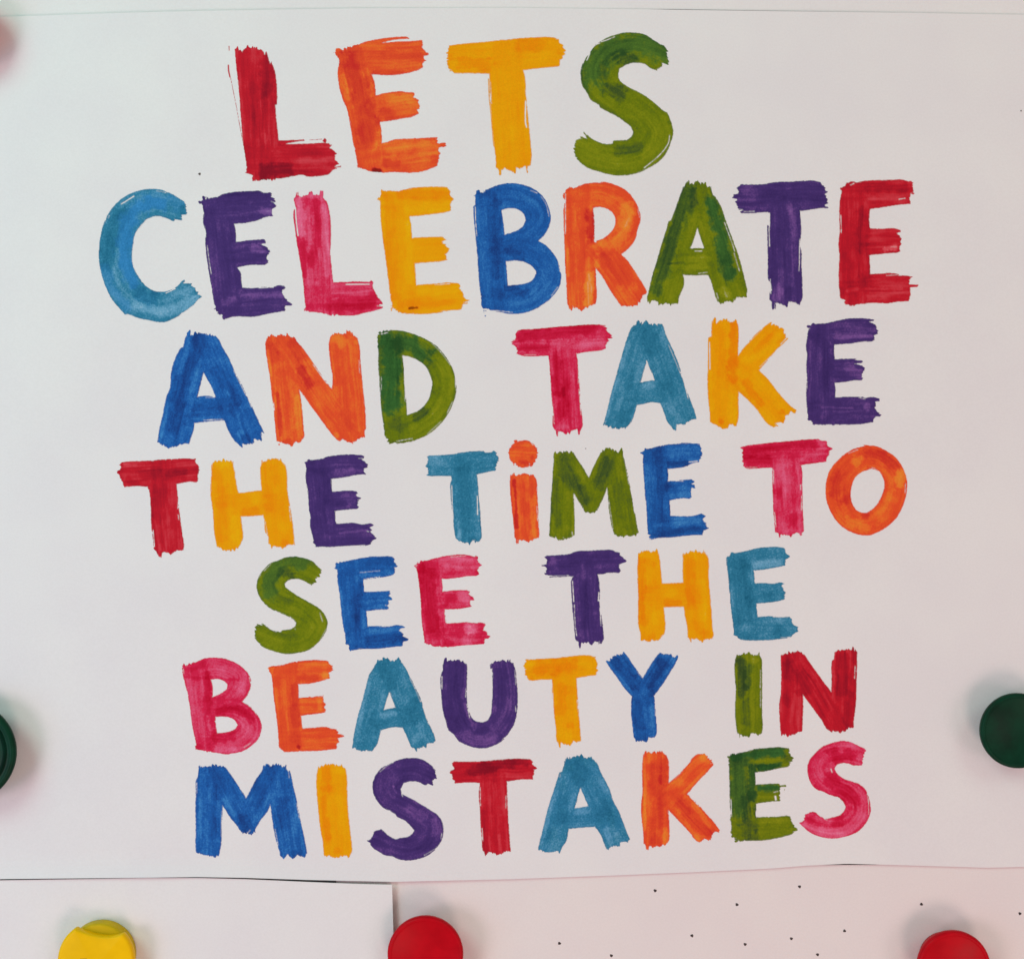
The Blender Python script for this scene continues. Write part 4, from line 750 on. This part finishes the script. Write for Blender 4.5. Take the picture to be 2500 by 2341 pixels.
def soften(P):
    """round the shallow corners of a closed outline, keep the ragged sharp ones"""
    n = len(P)
    nxt = np.roll(P, -1, 0) - P
    prv = P - np.roll(P, 1, 0)
    ln = np.linalg.norm(nxt, axis=1) + 1e-9; lp = np.linalg.norm(prv, axis=1) + 1e-9
    cosang = (nxt * prv).sum(1) / ln / lp
    smooth = (cosang > 0.80) & (np.minimum(ln, lp) > 8)
    tan = nxt / ln[:, None] + prv / lp[:, None]
    tan /= np.linalg.norm(tan, axis=1)[:, None] + 1e-9
    out = []
    for i in range(n):
        j = (i + 1) % n
        L = ln[i]
        if L < 7:
            out.append(P[i]); continue
        d = nxt[i] / L
        m0 = (tan[i] if smooth[i] else d) * L
        m1 = (tan[j] if smooth[j] else d) * L
        k = max(2, int(L / 5))
        for t in np.arange(k) / k:
            h00 = 2*t**3 - 3*t**2 + 1; h10 = t**3 - 2*t**2 + t
            h01 = -2*t**3 + 3*t**2; h11 = t**3 - t**2
            out.append(h00 * P[i] + h10 * m0 + h01 * P[j] + h11 * m1)
    return np.array(out)

def seg_dist(X, Y, A, Bp):
    """distance, parameter and signed side offset to a segment"""
    d = Bp - A
    L2 = (d ** 2).sum() + 1e-9
    t = ((X - A[0]) * d[0] + (Y - A[1]) * d[1]) / L2
    tc = np.clip(t, 0, 1)
    dx = X - (A[0] + tc * d[0]); dy = Y - (A[1] + tc * d[1])
    dist = np.sqrt(dx * dx + dy * dy)
    side = ((X - A[0]) * d[1] - (Y - A[1]) * d[0]) / math.sqrt(L2)
    return dist, tc, side

def poly_sdf(X, Y, P):
    """positive inside"""
    n = len(P)
    best = np.full(X.shape, 1e9)
    inside = np.zeros(X.shape, bool)
    for i in range(n):
        A = P[i]; Bq = P[(i + 1) % n]
        dd, _, _ = seg_dist(X, Y, A, Bq)
        best = np.minimum(best, dd)
        if A[1] != Bq[1]:
            c = ((A[1] > Y) != (Bq[1] > Y)) & (X < (Bq[0] - A[0]) * (Y - A[1]) / (Bq[1] - A[1]) + A[0])
            inside ^= c
    return np.where(inside, best, -best)

def line_dist(X, Y, P):
    if len(P) == 1:
        d = np.sqrt((X - P[0][0]) ** 2 + (Y - P[0][1]) ** 2)
        return d, np.zeros_like(d), d
    best = np.full(X.shape, 1e9); u = np.zeros(X.shape); s = np.zeros(X.shape)
    acc = 0
    for i in range(len(P) - 1):
        dd, t, sd = seg_dist(X, Y, P[i], P[i + 1])
        L = np.linalg.norm(P[i + 1] - P[i])
        m = dd < best
        best = np.where(m, dd, best); u = np.where(m, acc + t * L, u); s = np.where(m, sd, s)
        acc += L
    return best, u, s

def spline(P):
    if len(P) < 3: return P
    Q = np.vstack([2 * P[0] - P[1], P, 2 * P[-1] - P[-2]])
    out = []
    for i in range(1, len(Q) - 2):
        for t in np.arange(5) / 5:
            out.append(0.5 * ((2 * Q[i]) + (-Q[i-1] + Q[i+1]) * t + (2*Q[i-1] - 5*Q[i] + 4*Q[i+1] - Q[i+2]) * t*t
                              + (-Q[i-1] + 3*Q[i] - 3*Q[i+1] + Q[i+2]) * t**3))
    out.append(P[-1])
    return np.array(out)

CELL = 1.5
MS = {1: [("a", "ab", "da")], 2: [("b", "bc", "ab")], 4: [("c", "cd", "bc")], 8: [("d", "da", "cd")],
      3: [("a", "b", "bc", "da")], 6: [("b", "c", "cd", "ab")], 12: [("c", "d", "da", "bc")], 9: [("d", "a", "ab", "cd")],
      5: [("a", "ab", "bc", "c", "cd", "da")], 10: [("b", "bc", "cd", "d", "da", "ab")],
      7: [("a", "b", "c", "cd", "da")], 14: [("b", "c", "d", "da", "ab")],
      13: [("c", "d", "a", "ab", "bc")], 11: [("d", "a", "b", "bc", "cd")], 15: [("a", "b", "c", "d")]}

def build_letter(idx, spec, word):
    v = VIEWS[spec["view"]]; k = v[2]
    outs = [soften(pts(o, v)) for o in spec["o"]]
    holes = [soften(pts(o, v)) for o in spec["h"]]
    caps = []
    for key in ("a", "c", "s", "t"):
        L = []
        for item in spec[key]:
            f = item.split("|")
            L.append((pts(f[0], v), float(f[1]) / k) + tuple(float(q) for q in f[2:]))
        caps.append(L)
    adds, cuts, strokes, tones = caps
    allp = np.vstack(outs + [c[0] for c in adds])
    lo = allp.min(0) - 6; hi = allp.max(0) + 6
    nx = int((hi[0] - lo[0]) / CELL) + 2; ny = int((hi[1] - lo[1]) / CELL) + 2
    gx = lo[0] + CELL * np.arange(nx); gy = lo[1] + CELL * np.arange(ny)
    X, Y = np.meshgrid(gx, gy, indexing='ij')
    f = np.full(X.shape, -1e9)
    for P in outs: f = np.maximum(f, poly_sdf(X, Y, P))
    for P in holes: f = np.minimum(f, -poly_sdf(X, Y, P))
    jit = (vnoise(X / 4.5, Y / 4.5, idx) - 0.5) * 1.1 + (vnoise(X / 1.9, Y / 1.9, idx + 99) - 0.5) * 0.8
    f = f + jit
    # stroke directions: streaks and overlaps
    W = np.zeros(X.shape); T = np.zeros(X.shape); cnt = np.zeros(X.shape); dry = np.zeros(X.shape); ragged = np.zeros(X.shape)
    endd_all, rag_all, body = [], [], []
    wgt0 = lambda d, hw: 1 - smoothstep(hw * 1.0, hw * 1.35, d)
    for si, st in enumerate(strokes):
        P = spline(st[0]); hw = st[1]
        d, u, s = line_dist(X, Y, P)
        dd = d + (vnoise(X / 7.0, Y / 7.0, idx + 51 + si) + 0.6 * vnoise(X / 2.6, Y / 2.6, idx + 61 + si) - 0.8) * 0.30 * hw
        wgt = 1 - smoothstep(hw * 0.68, hw * 1.02, dd)
        r = idx * 31 + si * 7
        wob = (vnoise(u / 40.0, s / 30.0, r + 5) - 0.5) * 5
        broad = vnoise(u / 150.0 + 3, (s + wob) / 9.0 + 20, r) - 0.5
        mid = vnoise(u / 70.0 + 9, (s + wob) / 4.2 + 40, r + 1) - 0.5
        fine = vnoise(u / 34.0 + 2, (s + wob * 0.6) / 2.1 + 60, r + 2) - 0.5
        t = STREAK[spec['col']] * (0.40 * broad + 0.34 * mid + 0.24 * fine)
        Ls = np.linalg.norm(np.diff(P, axis=0), axis=1).sum() if len(P) > 1 else 1.0
        endd = np.minimum(u, Ls - u) + 0 * d
        endw = np.exp(-np.clip(endd, 0, 99) / 9.0) * (f < 12)
        endd_all.append(endw * wgt0(d, hw))
        rag_all.append((vnoise(s / 4.2 + 17, 0 * s + si * 3.3, r + 13) - 0.5) * 5.0 + (vnoise(s / 2.3 + 11, u / 14.0, r + 14) - 0.5) * 4.4)
        body.append((1 - smoothstep(hw * 0.9, hw * 1.3, d)) * (1 - endw))
        wf = wgt * (1.15 - 0.15 * si / max(1, len(strokes))) + 1e-6
        T += t * wf; W += wf; cnt += wgt
        dr = smoothstep(0.30, 0.47, mid * 0.5 + fine * 0.6 + 0.22 * (d / hw)) 
        dry = np.maximum(dry, dr * wgt)
    for si in range(len(strokes)):
        other = np.zeros(X.shape)
        for sj in range(len(strokes)):
            if sj != si: other = np.maximum(other, body[sj])
        ragged = ragged + endd_all[si] * (1 - other) * rag_all[si]
    T = np.where(W > 1e-3, T / np.maximum(W, 1e-3), 0)
    name = spec["col"]
    tone = BASE_T[name] + T + 0.09 * smoothstep(1.05, 1.9, cnt)
    blot = vnoise(X / 26.0, Y / 26.0, idx + 7) * 0.6 + vnoise(X / 11.0, Y / 11.0, idx + 8) * 0.4 - 0.5
    tone = tone + 0.24 * blot
    # pigment pooled at the rim of the stroke, thinner just inside
    tone = tone + 0.12 * np.exp(-((f - 1.8) / 1.7) ** 2) 
    hue = np.zeros(X.shape)
    for cp in tones:
        P = spline(cp[0]); hw = cp[1]
        d, u, s = line_dist(X, Y, P)
        dn = d + ((vnoise(X / 13.0, Y / 13.0, idx + 11) - 0.5) * 0.95 + (vnoise(X / 4.0, Y / 4.0, idx + 12) - 0.5) * 0.5) * hw
        dn = dn - 0.22 * hw * T / 0.3
        g = 1 - smoothstep(hw * 0.40, hw * 1.40, dn)
        tone = tone + cp[2] * (0.54 if cp[2] > 0 else 0.46) * g
        if len(cp) > 3: hue = np.maximum(hue, cp[3] * g)
    grain = np.random.default_rng(idx).normal(0, 1, X.shape)
    g2 = (grain + np.roll(grain, 1, 0) + np.roll(grain, 1, 1)) / 1.73
    tone = tone + GRAIN[name] * 0.55 * g2
    tone = np.clip(tone, -0.25, 1.9)
    f = f + ragged - 1.5 * dry * (f < 5)          # bristles lifting off near the rim
    for cp in adds:
        d, u, s = line_dist(X, Y, cp[0])
        f = np.maximum(f, cp[1] * 0.62 - d + jit * 0.4)
    for cp in cuts:
        d, u, s = line_dist(X, Y, spline(cp[0]))
        f = np.minimum(f, d - cp[1] * 0.55 + jit * 0.5)
    # colour
    st = [albedo(c) for c in PAINT[name]]
    tt = tone[..., None]
    white = np.array([0.8, 0.8, 0.8])
    col = np.where(tt < 0.5, st[0] + (st[1] - st[0]) * np.clip(tt, 0, .5) * 2, st[1] + (st[2] - st[1]) * (np.clip(tt, .5, 1) - .5) * 2)
    col = np.where(tt < 0, st[0] + (white - st[0]) * np.clip(-tt * 1.2, 0, .5), col)
    col = np.where(tt > 1, st[2] * (1 - 0.75 * np.clip(tt - 1, 0, 1)), col)
    qc = st[3] * (1.25 - 0.6 * np.clip(tt, 0, 1))
    if name == "green": qc = st[3] * (1.45 - 0.95 * np.clip(tt, 0, 1))
    col = col + (qc - col) * (hue[..., None] * 0.88)
    col = np.clip(col, 0.001, 0.85)
    # print soaks into the paper at the very rim
    rim = np.clip(0.90 - f / 1.7, 0, 0.6)[..., None]
    col = col + (white - col) * rim * 0.45
    # marching squares
    ins = f > 0
    vid = -np.ones(X.shape, int)
    ins_idx = np.argwhere(ins)
    vid[ins] = np.arange(len(ins_idx))
    VX = [X[ins]]; VY = [Y[ins]]; VC = [col[ins]]
    nv = len(ins_idx)
    def edge(fa, fb, xa, xb, ya, yb, ca, cb):
        nonlocal nv
        m = (fa > 0) != (fb > 0)
        t = np.clip(fa[m] / (fa[m] - fb[m]), 0.03, 0.97)
        VX.append(xa[m] + (xb[m] - xa[m]) * t); VY.append(ya[m] + (yb[m] - ya[m]) * t)
        VC.append(np.where((fa[m] > 0)[:, None], ca[m], cb[m]))
        e = -np.ones(fa.shape, int)
        e[m] = nv + np.arange(m.sum()); nv += int(m.sum())
        return e
    eh = edge(f[:-1], f[1:], X[:-1], X[1:], Y[:-1], Y[1:], col[:-1], col[1:])
    ev = edge(f[:, :-1], f[:, 1:], X[:, :-1], X[:, 1:], Y[:, :-1], Y[:, 1:], col[:, :-1], col[:, 1:])
    corner = {"a": vid[:-1, :-1], "b": vid[1:, :-1], "c": vid[1:, 1:], "d": vid[:-1, 1:],
              "ab": eh[:, :-1], "bc": ev[1:, :], "cd": eh[:, 1:], "da": ev[:-1, :]}
    code = ins[:-1, :-1] * 1 + ins[1:, :-1] * 2 + ins[1:, 1:] * 4 + ins[:-1, 1:] * 8
    loops = []; sizes = []
    for c, polys in MS.items():
        m = code == c
        if not m.any(): continue
        for poly in polys:
            arr = np.stack([corner[q][m] for q in poly], 1)
            loops.append(arr.reshape(-1)); sizes.append(np.full(len(arr), len(poly)))
    loops = np.concatenate(loops); sizes = np.concatenate(sizes)
    VX = np.concatenate(VX); VY = np.concatenate(VY); VC = np.concatenate(VC)
    co = np.stack([wx(VX), poster_y(VX, VY) - 0.00007, wz(VY)], 1)
    me = bpy.data.meshes.new("letter")
    me.vertices.add(len(co)); me.vertices.foreach_set("co", co.astype(np.float32).ravel())
    me.loops.add(len(loops)); me.loops.foreach_set("vertex_index", loops.astype(np.int32))
    me.polygons.add(len(sizes))
    starts = np.concatenate([[0], np.cumsum(sizes)[:-1]])
    me.polygons.foreach_set("loop_start", starts.astype(np.int32))
    me.polygons.foreach_set("loop_total", sizes.astype(np.int32))
    me.update(calc_edges=True)
    ca = me.color_attributes.new("pigment", 'FLOAT_COLOR', 'POINT')
    ca.data.foreach_set("color", np.concatenate([VC, np.ones((len(VC), 1))], 1).astype(np.float32).ravel())
    me.materials.append(M_INK)
    o = bpy.data.objects.new("letter", me)
    COL.objects.link(o)
    o.parent = poster
    o.location = tuple(-c for c in poster.location)
    o["label"] = "%s brush-painted letter %s in the word %s" % (ADJ[name], spec["ch"], word)
    return len(sizes)

specs = []
for line in LETTERS.strip().splitlines():
    if line[0] == "@":
        vw, ch, colr = line[1:].split()
        specs.append({"view": vw, "ch": ch, "col": colr, "o": [], "h": [], "a": [], "c": [], "s": [], "t": []})
    elif line[0] in "oh":
        specs[-1][line[0]].append(line[2:])
    else:
        specs[-1][line[0]] += line[2:].split(";")
seq = [PLACE.get(n, wd) for n, wd in enumerate(WORDS) for _ in wd]
total = 0
for i, sp in enumerate(specs):
    assert seq and sp["ch"] == "".join(WORDS)[i], (i, sp["ch"])
    total += build_letter(i, sp, seq[i])
print("letter faces", total)
